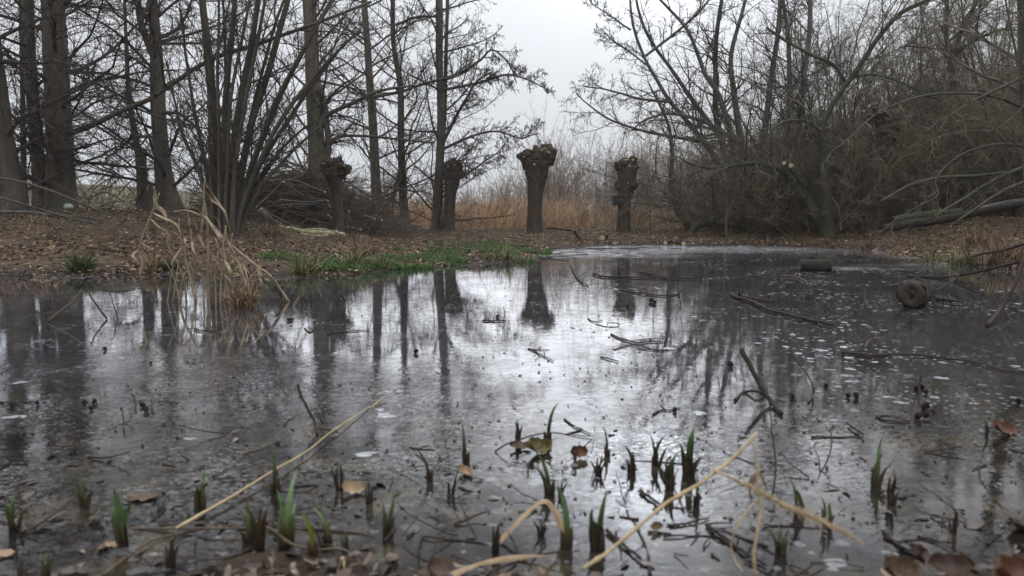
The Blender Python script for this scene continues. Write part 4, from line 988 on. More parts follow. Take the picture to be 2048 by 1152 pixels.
# green marsh grass strip
MP = np.array([GT(x, y, 4)[:2] for x, y in ((560, 551), (640, 548), (720, 541), (800, 533), (900, 526), (1000, 521), (1055, 515), (1064, 500), (1000, 490), (940, 489), (880, 497), (800, 505), (730, 513), (640, 522), (540, 540))])
def inpoly(X, Y, P):
    ins = np.zeros(X.shape, bool); n = len(P)
    for i in range(n):
        ax, ay = P[i]; bx, by = P[(i + 1) % n]
        ins ^= ((ay > Y) != (by > Y)) & (X < (bx - ax) * (Y - ay) / (by - ay + 1e-12) + ax)
    return ins
k = 150000
X = r.uniform(MP[:, 0].min() - .3, MP[:, 0].max() + .3, k); Y = r.uniform(MP[:, 1].min() - .3, MP[:, 1].max() + .3, k)
jx = (vnoise(X, Y, 2.6, 21) - .5) * 1.2; jy = (vnoise(X, Y, 2.6, 22) - .5) * 1.5
m = inpoly(X + jx, Y + jy, MP) & (vnoise(X, Y, 2.6, 23) * .6 + vnoise(X, Y, 6.3, 24) * .4 > .27) & (sdist(X, Y) > -.25)
X, Y = X[m][:46000], Y[m][:46000]; k = len(X)
P = np.stack([X, Y, np.maximum(ground(X, Y), .0) - .005], 1)
V, q = blades(r, P, r.uniform(.025, .10, k) * (.6 + .7 * vnoise(X, Y, 1.6, 25)), r.uniform(.004, .009, k), np.stack([r.normal(0, .5, k), r.normal(0, .5, k)], 1), .5)
g = G(); g.add(V, [q]); tag(g.build('marsh_grass', M['grass'], smooth_=False), 'bright green marsh grass strip along the left side of the ice', 'grass', kind='stuff')

# thin dry grass scattered over the banks
X1, Y1, d1 = land_points(r, 26000, -10, 9.5, 6.9, 21, .1, 9)
m = r.random(len(X1)) < np.where(X1 > 4.5, .9, np.where(X1 < -2, .28, .38)) * (vnoise(X1, Y1, .9, 31) > .42)
X1, Y1 = X1[m], Y1[m]; k = len(X1)
P = np.stack([X1, Y1, ground(X1, Y1) - .01], 1)
V, q = blades(r, P, r.uniform(.06, .26, k), r.uniform(.004, .010, k), np.stack([r.normal(0, .55, k), r.normal(0, .55, k)], 1), .6)
g = G(); g.add(V, [q]); tag(g.build('dry_grass', M['dead_sedge'], smooth_=False), 'sparse straw-coloured grass over the leafy banks', 'grass', kind='stuff')
# dead sticks strewn in the litter
X1, Y1, d1 = land_points(r, 2600, -10, 9, 7.2, 20, .1, 8); k = len(X1)
a = r.uniform(0, 6.28, k); D = np.stack([np.cos(a), np.sin(a) * .6, r.normal(.03, .08, k)], 1)
P = np.stack([X1, Y1, ground(X1, Y1) + .015], 1)
pts, rad = grow(r, P, D, r.uniform(.15, .9, k), r.uniform(.003, .010, k), 5, .1, 0., .5)
pts[:, :, 2] = np.maximum(pts[:, :, 2], ground(pts[:, :, 0], pts[:, :, 1]) + .006)
g = G(); g.tubes(pts, rad, 4); tag(g.build('stick_litter', M['brown_twig']), 'small dead sticks strewn over the leaf litter', 'stick litter', kind='stuff')

# ------------------------------------------------------------------ brushwood heap and poles on it
r = np.random.default_rng(80)
def heap(k, cx, cy, a, b, h, lmin, lmax, rmin, rmax, dirs):
    u = r.uniform(-1, 1, k); v = r.uniform(-1, 1, k)
    H = np.maximum(0, 1 - np.abs(u) ** 2.2) * np.maximum(0, 1 - v ** 2)
    X = cx + u * a; Y = cy + v * b
    Z = ground(X, Y) + H * h * r.random(k) ** .6
    th = r.normal(dirs, .55, k) + np.where(r.random(k) < .25, 1.4, 0); D = np.stack([np.cos(th), np.sin(th) * .7, r.normal(-.02, .22, k) - u * .12], 1)
    Ln = r.uniform(lmin, lmax, k); P = np.stack([X, Y, Z], 1) - norm(D) * Ln[:, None] * .5
    pts, rad = grow(r, P, D, Ln, r.uniform(rmin, rmax, k), 7, .07, -.012, .35)
    pts[:, :, 2] = np.maximum(pts[:, :, 2], ground(pts[:, :, 0], pts[:, :, 1]) + .01)
    return pts, rad
g = G()
c0 = W(612, 440, 15.6)
pts, rad = heap(1500, c0[0], c0[1] + .3, 1.55, 1.0, 1.12, .6, 2.4, .005, .016, .1)
g.tubes(pts, rad, 4)
P, D, L_, R_ = spawn(r, pts, rad, 4, .2, 1., 40, 12, .35, None, .6, .0045); p2, r2 = grow(r, P, D, L_, R_, 3, .15); 
p2[:, :, 2] = np.maximum(p2[:, :, 2], ground(p2[:, :, 0], p2[:, :, 1]) + .01)
g.tubes(p2, r2, 3)
c1 = W(724, 445, 15.9)
pts, rad = heap(420, c1[0], c1[1] + .3, .72, .6, .50, .4, 1.3, .005, .013, .2); g.tubes(pts, rad, 4)
P, D, L_, R_ = spawn(r, pts, rad, 3, .2, 1., 40, 12, .35, None, .6, .0045); p2, r2 = grow(r, P, D, L_, R_, 3, .15); g.tubes(p2, r2, 3)
tag(g.build('brushwood', M['twig_brown'], smooth_=False), 'tangled heap of cut brushwood on the left bank', 'brushwood', kind='stuff')

def pole(name, label, cat, pts, Y, mat, group=None, cut=True, Yend=None, sides=9, rough=.06, seed=0, wob=.02, twigs=0, n=14):
    """a loose branch or pole given by pixel points and depth"""
    p, rr = stem(pts, Y, n=n, to_ground=False, Yend=Yend)
    p = wobble(np.random.default_rng(seed), p, wob)
    lift = ground(p[:, 0], p[:, 1]) + rr * .8 - p[:, 2]
    p[:, 2] += np.maximum(lift, 0)
    org = p[0].copy(); org[2] -= rr[0]
    t = thing(name, org, label, cat, group)
    g = G(); g.tubes(p, rr, sides, rough=rough, seed=seed); g.build('bark', M[mat], t, org)
    for e, s in ((0, -1), (-1, 1)):
        if rr[e] < .012: continue
        d = norm(p[1] - p[0] if e == 0 else p[-1] - p[-2]) * s
        g = G(); g.tubes(np.stack([p[e] - d * .02, p[e] + d * .004]), np.array([rr[e] * 1.0, rr[e] * .97]), sides, cap=True, rough=0.); g.build('cut_end', M['cut' if cut else 'dark_cut'], t, org, smooth_=False)
    if twigs:
        rg = np.random.default_rng(seed + 9); g = G()
        crown(g, rg, p[None], rr[None], [dict(n=twigs, t0=.3, len=(.2, .6), ang=45, rr=.4, rmin=.003, seg=5, wob=.18, sides=4), dict(n=3, ratio=.4, rr=.6, rmin=.0022, seg=3, wob=.2)])
        g.build('sprays', M[mat], t, org)
    return t
pole('pale_pole', 'longest peeled pale pole lying at the foot of the brushwood heap', 'pole', [(558, 463, 8.0), (600, 463, 9.2), (642, 466, 9.2)], 12.8, 'pale_pole', 'pale poles by the brushwood', seed=1)
pole('pale_pole', 'thick yellowish pole whose right end sticks out beyond the other pale poles', 'pole', [(618, 465, 6.9), (655, 467, 9.2), (687, 468, 10.3)], 12.7, 'pale_pole', 'pale poles by the brushwood', seed=2)
pole('pale_pole', 'lowest and thinnest of the pale poles, nearest the water', 'pole', [(601, 470, 5.8), (628, 473, 6.9), (655, 470, 6.9)], 12.5, 'pale_pole', 'pale poles by the brushwood', seed=3)
pole('pale_pole', 'short pale pole lying on top of the other peeled poles, forked at its end', 'pole', [(596, 461, 4.6), (635, 459, 5.8), (660, 462, 5.8), (674, 462, 4.6)], 12.9, 'pale_pole', 'pale poles by the brushwood', seed=4)
pole('grey_branch', 'grey straight branch leaning up over the left end of the brushwood heap', 'branch', [(513, 414, 5), (540, 390, 5), (569, 364, 6)], 14.2, 'pale_bark', seed=5)
pole('grey_log', 'thick grey log sloping down out of the brushwood heap', 'log', [(520, 420, 15), (540, 438, 14), (562, 456, 12)], 14.0, 'pale_bark', seed=6)
pole('grey_branch', 'long grey branch slanting down below the sloping grey log', 'branch', [(528, 420, 4), (565, 442, 4), (600, 460, 4)], 14.0, 'pale_bark', seed=7)
pole('grey_branch', 'bare branch jutting right at mid height of the brushwood heap', 'branch', [(560, 400, 5), (610, 404, 4), (656, 403, 5)], 14.3, 'pale_bark', seed=8)
pole('grey_branch', 'branch lying flat under the jutting one on the brushwood heap', 'branch', [(565, 410, 5), (620, 409, 5), (660, 410, 4)], 14.3, 'pale_bark', seed=9)
pole('grey_branch', 'thin branch arching along the top edge of the brushwood heap', 'branch', [(530, 362, 3), (590, 362, 3), (650, 384, 4)], 14.5, 'pale_bark', seed=10)
pole('grey_branch', 'branch with a pale cut end left of the twisted pollard foot', 'branch', [(655, 430, 6), (672, 448, 6), (682, 458, 6)], 14.4, 'pale_bark', seed=11)
pole('grey_branch', 'upright grey prop right of the twisted pollard foot', 'branch', [(698, 422, 6), (695, 440, 6), (692, 455, 6)], 14.6, 'pale_bark', seed=12)
pole('grey_branch', 'branch lying level on the ground right of the twisted pollard', 'branch', [(686, 456, 4), (705, 457, 4), (723, 459, 5)], 14.5, 'pale_bark', seed=13)
pole('grey_branch', 'branch slanting down right to the ground beside the level one', 'branch', [(686, 432, 3), (705, 446, 4), (722, 457, 4)], 14.7, 'pale_bark', seed=14)
pole('grey_branch', 'sawn branch end pointing right out of the smaller brushwood heap', 'branch', [(730, 432, 4), (742, 436, 5), (751, 440, 6)], 14.9, 'pale_bark', seed=15)
pole('grey_branch', 'thin sawn branch beside the slim trunk, pointing down right', 'branch', [(752, 431, 3), (759, 436, 3), (764, 441, 4)], 15., 'pale_bark', seed=16)
# left bank poles among the litter
pole('fallen_branch', 'grey pole lying in the leaves below the thickest trunk', 'branch', [(-10, 424, 7), (50, 424, 7), (120, 434, 6), (190, 442, 4)], 11.4, 'pale_bark', seed=17)
pole('fallen_branch', 'dark branch lying at the left water edge under the broken reed', 'branch', [(170, 495, 4), (220, 500, 5), (275, 510, 4)], 9.2, 'wet_twig', seed=18)
pole('fallen_branch', 'long dark branch slanting down over the left bank litter', 'branch', [(-20, 390, 5), (60, 412, 5), (150, 438, 4), (230, 460, 3)], 10.2, 'twig', seed=19, twigs=12, Yend=9.4)
pole('fallen_branch', 'dark twiggy branch hanging low in front of the thickest trunk', 'branch', [(-30, 352, 5), (60, 368, 5), (150, 400, 4), (240, 440, 3), (270, 470, 2)], 10.6, 'twig', seed=20, twigs=14, Yend=9.2)
pole('fallen_branch', 'upcurved thin branch ending in front of the far meadow', 'branch', [(250, 405, 2), (215, 385, 3), (190, 392, 3), (170, 398, 3)], 12., 'twig', seed=21, twigs=8)
t = thing('pale_stone', (0, 0, 0), 'pale green-streaked stone at the foot of the thickest trunk', 'stone')
p = GT(136, 422, 9, 15); t.location = W(136, 411, 11.6) - np.array([0, 0, .1])
import bmesh
bm = bmesh.new(); bmesh.ops.create_icosphere(bm, subdivisions=3, radius=.075)
for v in bm.verts:
    v.co = Vector((v.co.x * 1.05, v.co.y * .8, v.co.z * .75 + .02)) * (1 + .25 * mnoise.noise(v.co * 9))
me = bpy.data.meshes.new('stone_block'); bm.to_mesh(me); bm.free(); me.materials.append(M['stone'])
so_ = bpy.data.objects.new('stone_block', me); col.objects.link(so_); so_.parent = t; so_.location = (0, 0, .06)

# ------------------------------------------------------------------ right bank logs and limbs
pole('fallen_log', 'long grey fallen log lying on the right bank beside the dark pollard', 'log', [(1769, 457, 18), (1830, 447, 18), (1900, 436, 17), (1965, 422, 15), (2065, 404, 12)], 13.0, 'log', seed=30, sides=14, cut=False)
pole('fallen_log', 'paler log end resting behind the long fallen log near the right edge', 'log', [(1950, 420, 12), (2000, 410, 12), (2070, 398, 12)], 13.6, 'pale_bark', seed=31, cut=False)
pole('fallen_log', 'mossy thick log half hidden behind the long fallen log', 'log', [(1785, 440, 15), (1850, 430, 16), (1920, 424, 14)], 14.4, 'mossy', seed=32, cut=False)
pole('fallen_limb', 'mossy limb slanting up from behind the dark pollard to the right edge', 'limb', [(1762, 403, 6), (1820, 371, 7), (1880, 356, 7), (1960, 350, 6), (2060, 338, 5)], 13.8, 'mossy', seed=33, cut=False)
pole('fallen_limb', 'mossy straight limb rising steeply over the long fallen log', 'limb', [(1868, 434, 6), (1930, 396, 7), (1990, 360, 8), (2070, 326, 9)], 12.4, 'mossy', seed=34, twigs=9, cut=False)
pole('fallen_limb', 'thin dark limb rising parallel below the steep mossy one', 'limb', [(1905, 448, 3), (1960, 412, 5), (2010, 380, 6), (2070, 352, 6)], 11.8, 'willow', seed=35, twigs=9, cut=False)
pole('arching_log', 'low arched mossy log lying across the far shore, right of the box pollard', 'log', [(1382, 467, 12), (1398, 450, 14), (1440, 447, 14), (1482, 454, 13), (1518, 469, 15)], 17.2, 'mossy', seed=36)
pole('fallen_branch', 'forked twig lying on the far shore between the two central pollards', 'branch', [(1090, 456, 3), (1120, 458, 4), (1148, 461, 4)], 15.6, 'wet_twig', seed=37)
pole('fallen_branch', 'short dark branch standing slanted at the far edge of the ice', 'branch', [(1148, 461, 6), (1158, 476, 6), (1167, 490, 5)], 15.2, 'wet_twig', seed=38, cut=False)
pole('pale_stake', 'thin pale stake standing right of the box pollard', 'stake', [(1300, 464, 3), (1299, 446, 3), (1299, 428, 3)], 17.6, 'brown_twig', seed=39)
pole('pale_stake', 'bent pale stick standing before the leaning mossy willow', 'stake', [(1682, 458, 3), (1679, 430, 3), (1674, 410, 4), (1665, 396, 3)], 14.6, 'brown_twig', seed=40)
pole('pale_stake', 'leaning pale stick right of the mossy arched log', 'stake', [(1535, 470, 3), (1520, 445, 4), (1508, 425, 4)], 16., 'brown_twig', seed=41)
# sawn log ends on the far shore
def shore_log(label, x, y, wpx, seed, tilt=.2, ln=.5):
    p = GT(x, y, 8, 22); Y = p[1]; rr = sz(wpx, Y) / 2
    t = thing('sawn_log', (p[0], p[1], p[2]), label, 'log', 'sawn logs on the far shore')
    d = np.array([math.sin(tilt), math.cos(tilt), .04]); a = np.array([0, 0, rr * .7])
    g = G(); g.tubes(np.stack([a, a + d * ln * .5, a + d * ln]), np.array([rr, rr * .98, rr * .92]), 12, rough=.06, seed=seed); g.build('bark', M['log'], t)
    g = G(); g.tubes(np.stack([a - d * .006, a + d * .02]), np.array([rr * .94, rr * .97]), 12, cap=True); g.build('cut_end', M['cut'], t, smooth_=False)
shore_log('largest pale sawn log end on the far shore, below the box pollard', 1204, 481, 13, 1, .3)
shore_log('small pale sawn log end right of the largest one on the shore', 1229, 490, 7, 2, -.2, .3)
shore_log('pale sawn log end beside a brown clump, second from the right', 1331, 489, 8, 3, .5, .4)
shore_log('rightmost pale sawn log end at the far ice edge', 1367, 491, 9, 4, -.1, .4)

# two short logs frozen on the ice
def ice_log(label, A, Bp, Y, rr, seed, knob=None):
    a = IC(A[0], A[1], rr * .9); b = IC(Bp[0], Bp[1], rr * .9)
    org = np.array([a[0], a[1], 0])
    t = thing('cut_log', org, label, 'log', 'short cut logs lying on the ice')
    a[2] += rr * .10; d = norm(b - a); k = 9
    p = a + (b - a) * np.linspace(0, 1, k)[:, None]
    rg = np.random.default_rng(seed)
    g = G(); g.tubes(p, rr * (1 + rg.normal(0, .035, k)), 26, rough=.10, seed=seed); g.build('bark', M['log'], t, org)
    for e, s in ((0, -1), (-1, 1)):
        q = p[e]; g = G(); g.tubes(np.stack([q - d * s * .012, q + d * s * .004, q - d * s * .006, q + d * s * .002]), np.array([rr * .97, rr * .93, rr * .5, rr * .12]), 22, cap=True, rough=.03, seed=seed + e)
        g.build('cut_end', M['dark_cut'], t, org)
    if knob:
        g = G(); kb = a + d * knob[0]; g.tubes(np.stack([kb + [0, 0, rr * .6], kb + [.01, 0, rr * 1.02], kb + [.02, .0, rr * knob[1]]]), np.array([.05, .04, .022]), 8, cap=True, rough=.15, seed=4); g.build('knot', M['log'], t, org)
ice_log('short log lying sideways on the frosted ice near the far right shore', (1601, 531), (1662, 532), 8.4, .066, 50)
ice_log('short log with its dark round end facing the camera, nearer of the two', (1823, 592), (1838, 584), 5.1, .092, 51, (.16, 1.22))

# ------------------------------------------------------------------ twigs and sticks on the ice
def ipt(p, r_):
    if len(p) == 2: return IC(p[0], p[1], r_)
    return W(p[0], p[1], p[2])
def twig(label, lines, w0, name='twig', mat='wet_twig', cat='twig', seed=0, cones=(), group='twigs frozen on the ice', side=0, tip=.55, wob=.004):
    """lines: pixel polylines (x, y) on the ice or (x, y, depth) above it; the first is the main axis"""
    rg = np.random.default_rng(seed + 1000)
    L0 = None; g = G()
    for i, l in enumerate(lines):
        Yr = IC(*l[0][:2])[1] if len(l[0]) == 2 else l[0][2]
        rr = sz(w0, Yr) / 2 * (1 if i == 0 else .62)
        P = np.array([ipt(p, rr * .9) for p in l]); n = max(8, 5 * len(l))
        c = catmull(P, n); ln = np.linalg.norm(c[-1] - c[0])
        c = wobble(rg, c, min(.010, ln * .03))
        flat = all(len(p) == 2 for p in l)
        if flat: c[:, 2] = rr * .9 + np.abs(rg.normal(0, rr * .3, n))
        if L0 is None: L0 = c[0].copy(); L0[2] = 0
        if mat == 'straw':
            n2 = 48; c = catmull(c, n2); n = n2
            c = c + np.stack([np.interp(np.arange(n), np.arange(0, n + 8, 8), rg.normal(0, .0022, len(range(0, n + 8, 8)))) for _ in range(3)], 1)
        rad = rr * np.linspace(1, tip, n) * (1 + rg.normal(0, .08, n))
        if mat == 'straw': rad = rad * (1 + .45 * (np.arange(n) % 11 == 5) + .12 * (np.arange(n) % 11 == 6))
        g.tubes(c, rad, 6, cap=True)
        if side and i == 0:
            crown(g, rg, c[None], rad[None], [dict(n=side, t0=.2, t1=.9, len=(ln * .08, ln * .2), ang=48, rr=.5, rmin=rr * .35, seg=3, wob=.15, trop=.02, sides=5)])
    if not cones:
        return tag(g.build(name, M[mat], None, L0), label, cat, group)
    t = thing(name, L0, label, cat, group)
    g.build('branchlet', M[mat], t, L0)
    for (x, y, s) in cones:
        cone_part(x, y, s, t, L0)
    return t
def cone_mesh(size, seed):
    rg = np.random.default_rng(seed); nu, nv = 14, 9
    u = np.arange(nu) * 2 * math.pi / nu; v = np.linspace(0, math.pi, nv)
    U, Vv = np.meshgrid(u, v); sc = 1 + .22 * np.sign(np.sin(U * 3.5 + np.arange(nv)[:, None] * math.pi)) * np.sin(Vv)
    X = np.sin(Vv) * np.cos(U) * sc * .42; Y = np.sin(Vv) * np.sin(U) * sc * .42; Z = -np.cos(Vv) * .62
    V = np.stack([X, Y, Z], -1) * size
    a, b = rg.uniform(0, 6.28), rg.uniform(.5, 1.5)
    R = np.array(Matrix.Rotation(a, 3, 'Z') @ Matrix.Rotation(b, 3, 'X'))
    V = V.reshape(-1, 3) @ R.T
    V[:, 2] -= V[:, 2].min()
    idx = np.arange(nu * nv).reshape(nv, nu)
    q = np.stack([idx[:-1], np.roll(idx[:-1], -1, 1), np.roll(idx[1:], -1, 1), idx[1:]], -1).reshape(-1, 4)
    return V, q
def cone_part(x, y, s, t, L0):
    p = IC(x, y + s * .4); V, q = cone_mesh(sz(s * .8, p[1]), int(x * 7 + y))
    g = G(); g.add(V + p, [q]); g.build('cone', M['cone'], t, L0)
def loose_cone(label, x, y, s):
    p = IC(x, y + s * .4); V, q = cone_mesh(sz(s * .8, p[1]), int(x * 7 + y))
    g = G(); g.add(V + p, [q]); tag(g.build('alder_cone', M['cone'], None, p), label, 'cone', 'alder cones on the ice')

twig('pale straw stalk slanting up out of the ice, leftmost of three leaning stalks', [[(97, 642), (130, 615, 4.5), (165, 582, 4.6)]], 5, 'dead_stalk', 'brown_twig', 'stalk', 1, group='dead stalks in the ice')
twig('brown stalk leaning left out of the ice, middle of three leaning stalks', [[(213, 637), (192, 608, 4.6), (172, 581, 4.6)]], 5, 'dead_stalk', 'wet_twig', 'stalk', 2, group='dead stalks in the ice')
twig('thin bent stalk leaning left, rightmost of three leaning stalks', [[(235, 637), (230, 615, 4.6), (217, 582, 4.65)]], 3, 'dead_stalk', 'wet_twig', 'stalk', 3, group='dead stalks in the ice')
twig('forked twig lying behind the three leaning stalks', [[(205, 578), (235, 582), (270, 577)], [(235, 582), (248, 588)]], 3, seed=4)
twig('dark twig with two cones at the left frame edge', [[(-6, 803), (12, 806), (30, 806), (50, 804), (76, 803)]], 4, seed=5, cones=((24, 809, 14), (75, 806, 10)))
twig('short dark twig lying left of the dark trunk reflection', [[(388, 657), (405, 662), (437, 661)]], 4, seed=6)
twig('flat dark chip of twig near the broad dark reflection', [[(325, 650), (340, 649)]], 4, seed=7)
twig('dark knobbly stick standing slanted out of the ice left of centre', [[(634, 868), (628, 842, 2.2), (612, 808, 2.22), (603, 792, 2.24), (595, 768, 2.25)]], 7, 'standing_stick', 'wet_twig', 'stick', 8, group='sticks standing in the ice', side=2, tip=.8)
twig('hair-thin twig lying across the broad dark reflection', [[(655, 669), (695, 663), (738, 660)]], 3, seed=9)
twig('small loop-shaped twig left of the broad dark reflection', [[(609, 656), (618, 664), (627, 660), (617, 654)], [(618, 664), (626, 662)]], 2.5, seed=10)
twig('long thin branch lying flat near the far right of the open ice', [[(1185, 547), (1205, 553), (1240, 554.5), (1300, 556), (1402, 557.5)]], 4, 'fallen_branch', seed=11, cat='branch')
twig('short branch lying beside the long flat one, angled away from it', [[(1279, 546), (1305, 549), (1332, 555)]], 4.5, 'fallen_branch', seed=12, cat='branch')
twig('thin twig running down left of the long flat branch', [[(1141, 530), (1150, 550), (1160, 562), (1178, 572)]], 2.6, seed=13, side=2)
twig('forked twig with an upright spur between the pale ice flecks', [[(965, 641), (985, 642), (1012, 641)], [(985, 642), (968, 636)], [(1007, 642), (1009, 632, 4.55), (1008, 614, 4.6)], [(987, 643), (987, 632, 4.5)]], 3.5, seed=14)
twig('twisted long twig with a pair of cones hanging below it', [[(1238, 580), (1265, 584), (1290, 588), (1340, 591), (1366, 581)], [(1358, 588), (1364, 574, 5.6)], [(1275, 586), (1290, 576)]], 3.5, seed=15, cones=((1302, 600, 12), (1309, 604, 10)))
twig('stout forked branch with a broken pale end, left of the nearer log', [[(1461, 588), (1475, 595), (1505, 604), (1535, 618), (1600, 636), (1668, 651)], [(1463, 586), (1500, 596), (1532, 602), (1548, 604)], [(1480, 590), (1476, 580, 5.5)], [(1610, 637), (1635, 645), (1640, 652)]], 7, 'fallen_branch', seed=16, cat='branch', cones=((1606, 636, 7),))
twig('many-branched flat twig in the middle of the ice', [[(1222, 668), (1240, 677), (1275, 686), (1302, 683), (1334, 684)], [(1229, 699), (1255, 691), (1280, 690), (1312, 700), (1357, 698)], [(1357, 698), (1349, 682, 3.9), (1346, 661, 3.95)], [(1302, 683), (1295, 668, 4.)], [(1286, 686), (1279, 677, 4.)], [(1275, 697), (1300, 700), (1330, 703)], [(1324, 698), (1334, 684)]], 3.6, seed=17)
twig('small curled twig above the many-branched flat one', [[(1176, 637), (1186, 643), (1206, 641)], [(1192, 648), (1212, 653), (1235, 653), (1235, 646), (1214, 645)]], 2.6, seed=18)
twig('small hooked twig on the bright central ice', [[(1056, 697), (1073, 704), (1084, 711), (1106, 723)], [(1056, 697), (1080, 700), (1100, 699)], [(1078, 699), (1082, 692)], [(1089, 712), (1089, 703)]], 3, seed=19)
twig('flat dark sliver of twig at the left of the many-branched one', [[(1202, 714), (1222, 719), (1238, 724)]], 3.5, seed=20)
twig('thick brown stick standing slanted right of centre, base beside an arched twig', [[(1563, 827), (1540, 800, 2.5), (1510, 750, 2.56), (1494, 720, 2.6), (1480, 697, 2.62)]], 10, 'standing_stick', 'wet_twig', 'stick', 21, group='sticks standing in the ice', tip=1.1)
twig('arched twig at the foot of the thick standing stick', [[(1470, 800), (1486, 786, 2.66), (1512, 782, 2.62), (1534, 795, 2.6), (1542, 806)], [(1484, 788, 2.66), (1488, 778, 2.66)]], 7, seed=22)
twig('long thin dark stem curving down in front of the thick standing stick', [[(1545, 988), (1552, 935, 1.72), (1547, 870, 1.78), (1538, 815, 1.82), (1530, 778, 1.84)]], 4.5, 'standing_stick', 'wet_twig', 'stick', 23, group='sticks standing in the ice')
twig('thin upright curved stem right of the thick standing stick', [[(1616, 806), (1626, 790, 2.6), (1625, 766, 2.6), (1603, 736, 2.64), (1580, 708, 2.66)]], 4, 'standing_stick', 'wet_twig', 'stick', 24, group='sticks standing in the ice')
twig('very long slim branch lying across the right of the ice to the frame edge', [[(1684, 705), (1740, 711), (1810, 709), (1870, 715), (1950, 725), (2010, 741), (2070, 748)], [(1684, 711), (1730, 713), (1760, 720)]], 5.5, 'fallen_branch', seed=25, cat='branch')
twig('pale zigzag twig above the very long slim branch', [[(1730, 694), (1735, 684), (1749, 677), (1785, 673)], [(1749, 677), (1758, 657, 4.2)]], 3, mat='brown_twig', seed=26)
twig('stout bent twig with a cluster of round cones, near the right', [[(1796, 784, 2.7), (1820, 787, 2.7), (1842, 790, 2.66), (1862, 808, 2.6), (1866, 820)], [(1846, 792, 2.66), (1838, 778, 2.68), (1842, 748, 2.7)]], 10, seed=27, cones=((1833, 776, 14), (1843, 773, 14), (1852, 783, 12), (1850, 812, 20), (1836, 832, 18), (1852, 830, 16)))
twig('flat eye-shaped loop of twig before the cone-bearing twig', [[(1752, 832), (1768, 840), (1800, 843), (1835, 842), (1866, 844)], [(1756, 832), (1775, 831), (1800, 836), (1822, 843)]], 4, seed=28)
twig('dark bark strip with a thin spur, right of the nearer log', [[(1873, 597), (1890, 600), (1926, 604)], [(1902, 600), (1896, 588, 5.6), (1890, 582, 5.6)]], 9, 'bark_strip', seed=29, cat='bark strip', group=None, tip=.4)
twig('thin broken twig lying right of the sideways log', [[(1663, 530), (1680, 531), (1698, 532)]], 4, seed=30)
twig('pale bent twig in front of the sideways log', [[(1560, 552), (1585, 553), (1605, 560), (1618, 570)]], 3, mat='brown_twig', seed=31)
twig('twiggy spray lying right below the sideways log', [[(1638, 571), (1655, 553), (1680, 547), (1702, 545)], [(1665, 552), (1688, 555)], [(1660, 555), (1672, 562), (1690, 561)]], 2.8, seed=32)
twig('small leafy twig left of a white ice plate near the sprouts', [[(1305, 830), (1320, 821), (1340, 820), (1362, 815)], [(1330, 820), (1322, 810)], [(1345, 820), (1352, 830)]], 4, seed=33, cones=((1350, 818, 12),))
twig('thin twig pointing down right above the centre sprouts', [[(1128, 838), (1145, 851), (1165, 860), (1182, 868)]], 3.5, seed=34)
twig('forked twig propped over a dead leaf among the centre sprouts', [[(990, 902), (1012, 889, 1.98), (1042, 880, 1.98), (1082, 869, 1.98), (1130, 868, 2.), (1182, 877)], [(1130, 868, 2.), (1172, 872, 2.02), (1190, 875)]], 4, seed=35)
twig('straw-coloured reed lying diagonally from lower left towards the centre', [[(350, 1056, 1.47), (455, 995, 1.62), (560, 935, 1.82), (650, 873, 2.09), (735, 818, 2.44)], [(735, 818, 2.45), (755, 806, 2.5), (770, 792, 2.56)]], 7, 'dead_reed', 'straw', 'reed', 36, group='straw reeds lying in front', tip=.5)
twig('creeping thin stem curving across the lower left corner', [[(78, 985, 1.72), (130, 1025, 1.6), (172, 1052, 1.54), (262, 1056, 1.5), (350, 1060, 1.48), (430, 1062, 1.46), (520, 1050, 1.46)]], 6, 'creeping_stem', 'brown_twig', 'stem', 37, group='thin stems by the near bank')
twig('tan stem rising from the bottom edge to meet the creeping one at lower left', [[(205, 1150, 1.28), (262, 1108, 1.36), (322, 1072, 1.44), (420, 1058, 1.5), (505, 1052, 1.52)]], 7, 'creeping_stem', 'brown_twig', 'stem', 38, group='thin stems by the near bank')
twig('long tan stem bending down right along the bottom edge', [[(505, 1052, 1.44), (545, 1060, 1.42), (585, 1088, 1.38), (640, 1102, 1.36), (700, 1112, 1.34), (768, 1152, 1.3)]], 8, 'creeping_stem', 'brown_twig', 'stem', 39, group='thin stems by the near bank')
twig('dark stem over the wet leaves right of the long tan stem', [[(560, 1058, 1.5), (640, 1060, 1.48), (720, 1072, 1.46), (800, 1098, 1.42), (872, 1128, 1.38)], [(790, 1095, 1.43), (812, 1060, 1.47), (842, 1030, 1.52)]], 6, 'creeping_stem', 'wet_twig', 'stem', 40, group='thin stems by the near bank')
twig('slim curved stem at the lower right, arching towards the frame edge', [[(1958, 930), (1962, 970, 1.75), (2000, 1028, 1.62), (2045, 1058, 1.54)], [(2045, 1058, 1.54), (1998, 1070), (1955, 1090)]], 5, seed=41)
twig('forked bare stem curving up right of the straw plume', [[(1540, 990), (1590, 980, 1.78), (1632, 955, 1.82), (1655, 925, 1.86), (1660, 880, 1.92), (1652, 850, 1.96)], [(1640, 948, 1.82), (1638, 920, 1.85), (1626, 892, 1.88)]], 5, seed=42)
twig('dark stick lying at the lower right, half frozen in', [[(1766, 1062), (1790, 1085), (1815, 1100), (1845, 1112)]], 7, seed=43)
twig('reddish stick leaning left at the bottom centre', [[(1300, 1150), (1292, 1100, 1.4), (1275, 1055, 1.44), (1253, 1018, 1.48)]], 9, 'standing_stick', 'wet_twig', 'stick', 44, group='sticks standing in the ice', side=1)
twig('grey stick crossing behind the straw reed at the bottom centre', [[(1214, 1062), (1240, 1085), (1265, 1105), (1285, 1118)]], 9, seed=45)
twig('dark wet stick at the bottom right of centre', [[(1412, 1050), (1450, 1078), (1490, 1105), (1530, 1130)], [(1470, 1095), (1480, 1070)]], 9, seed=46)
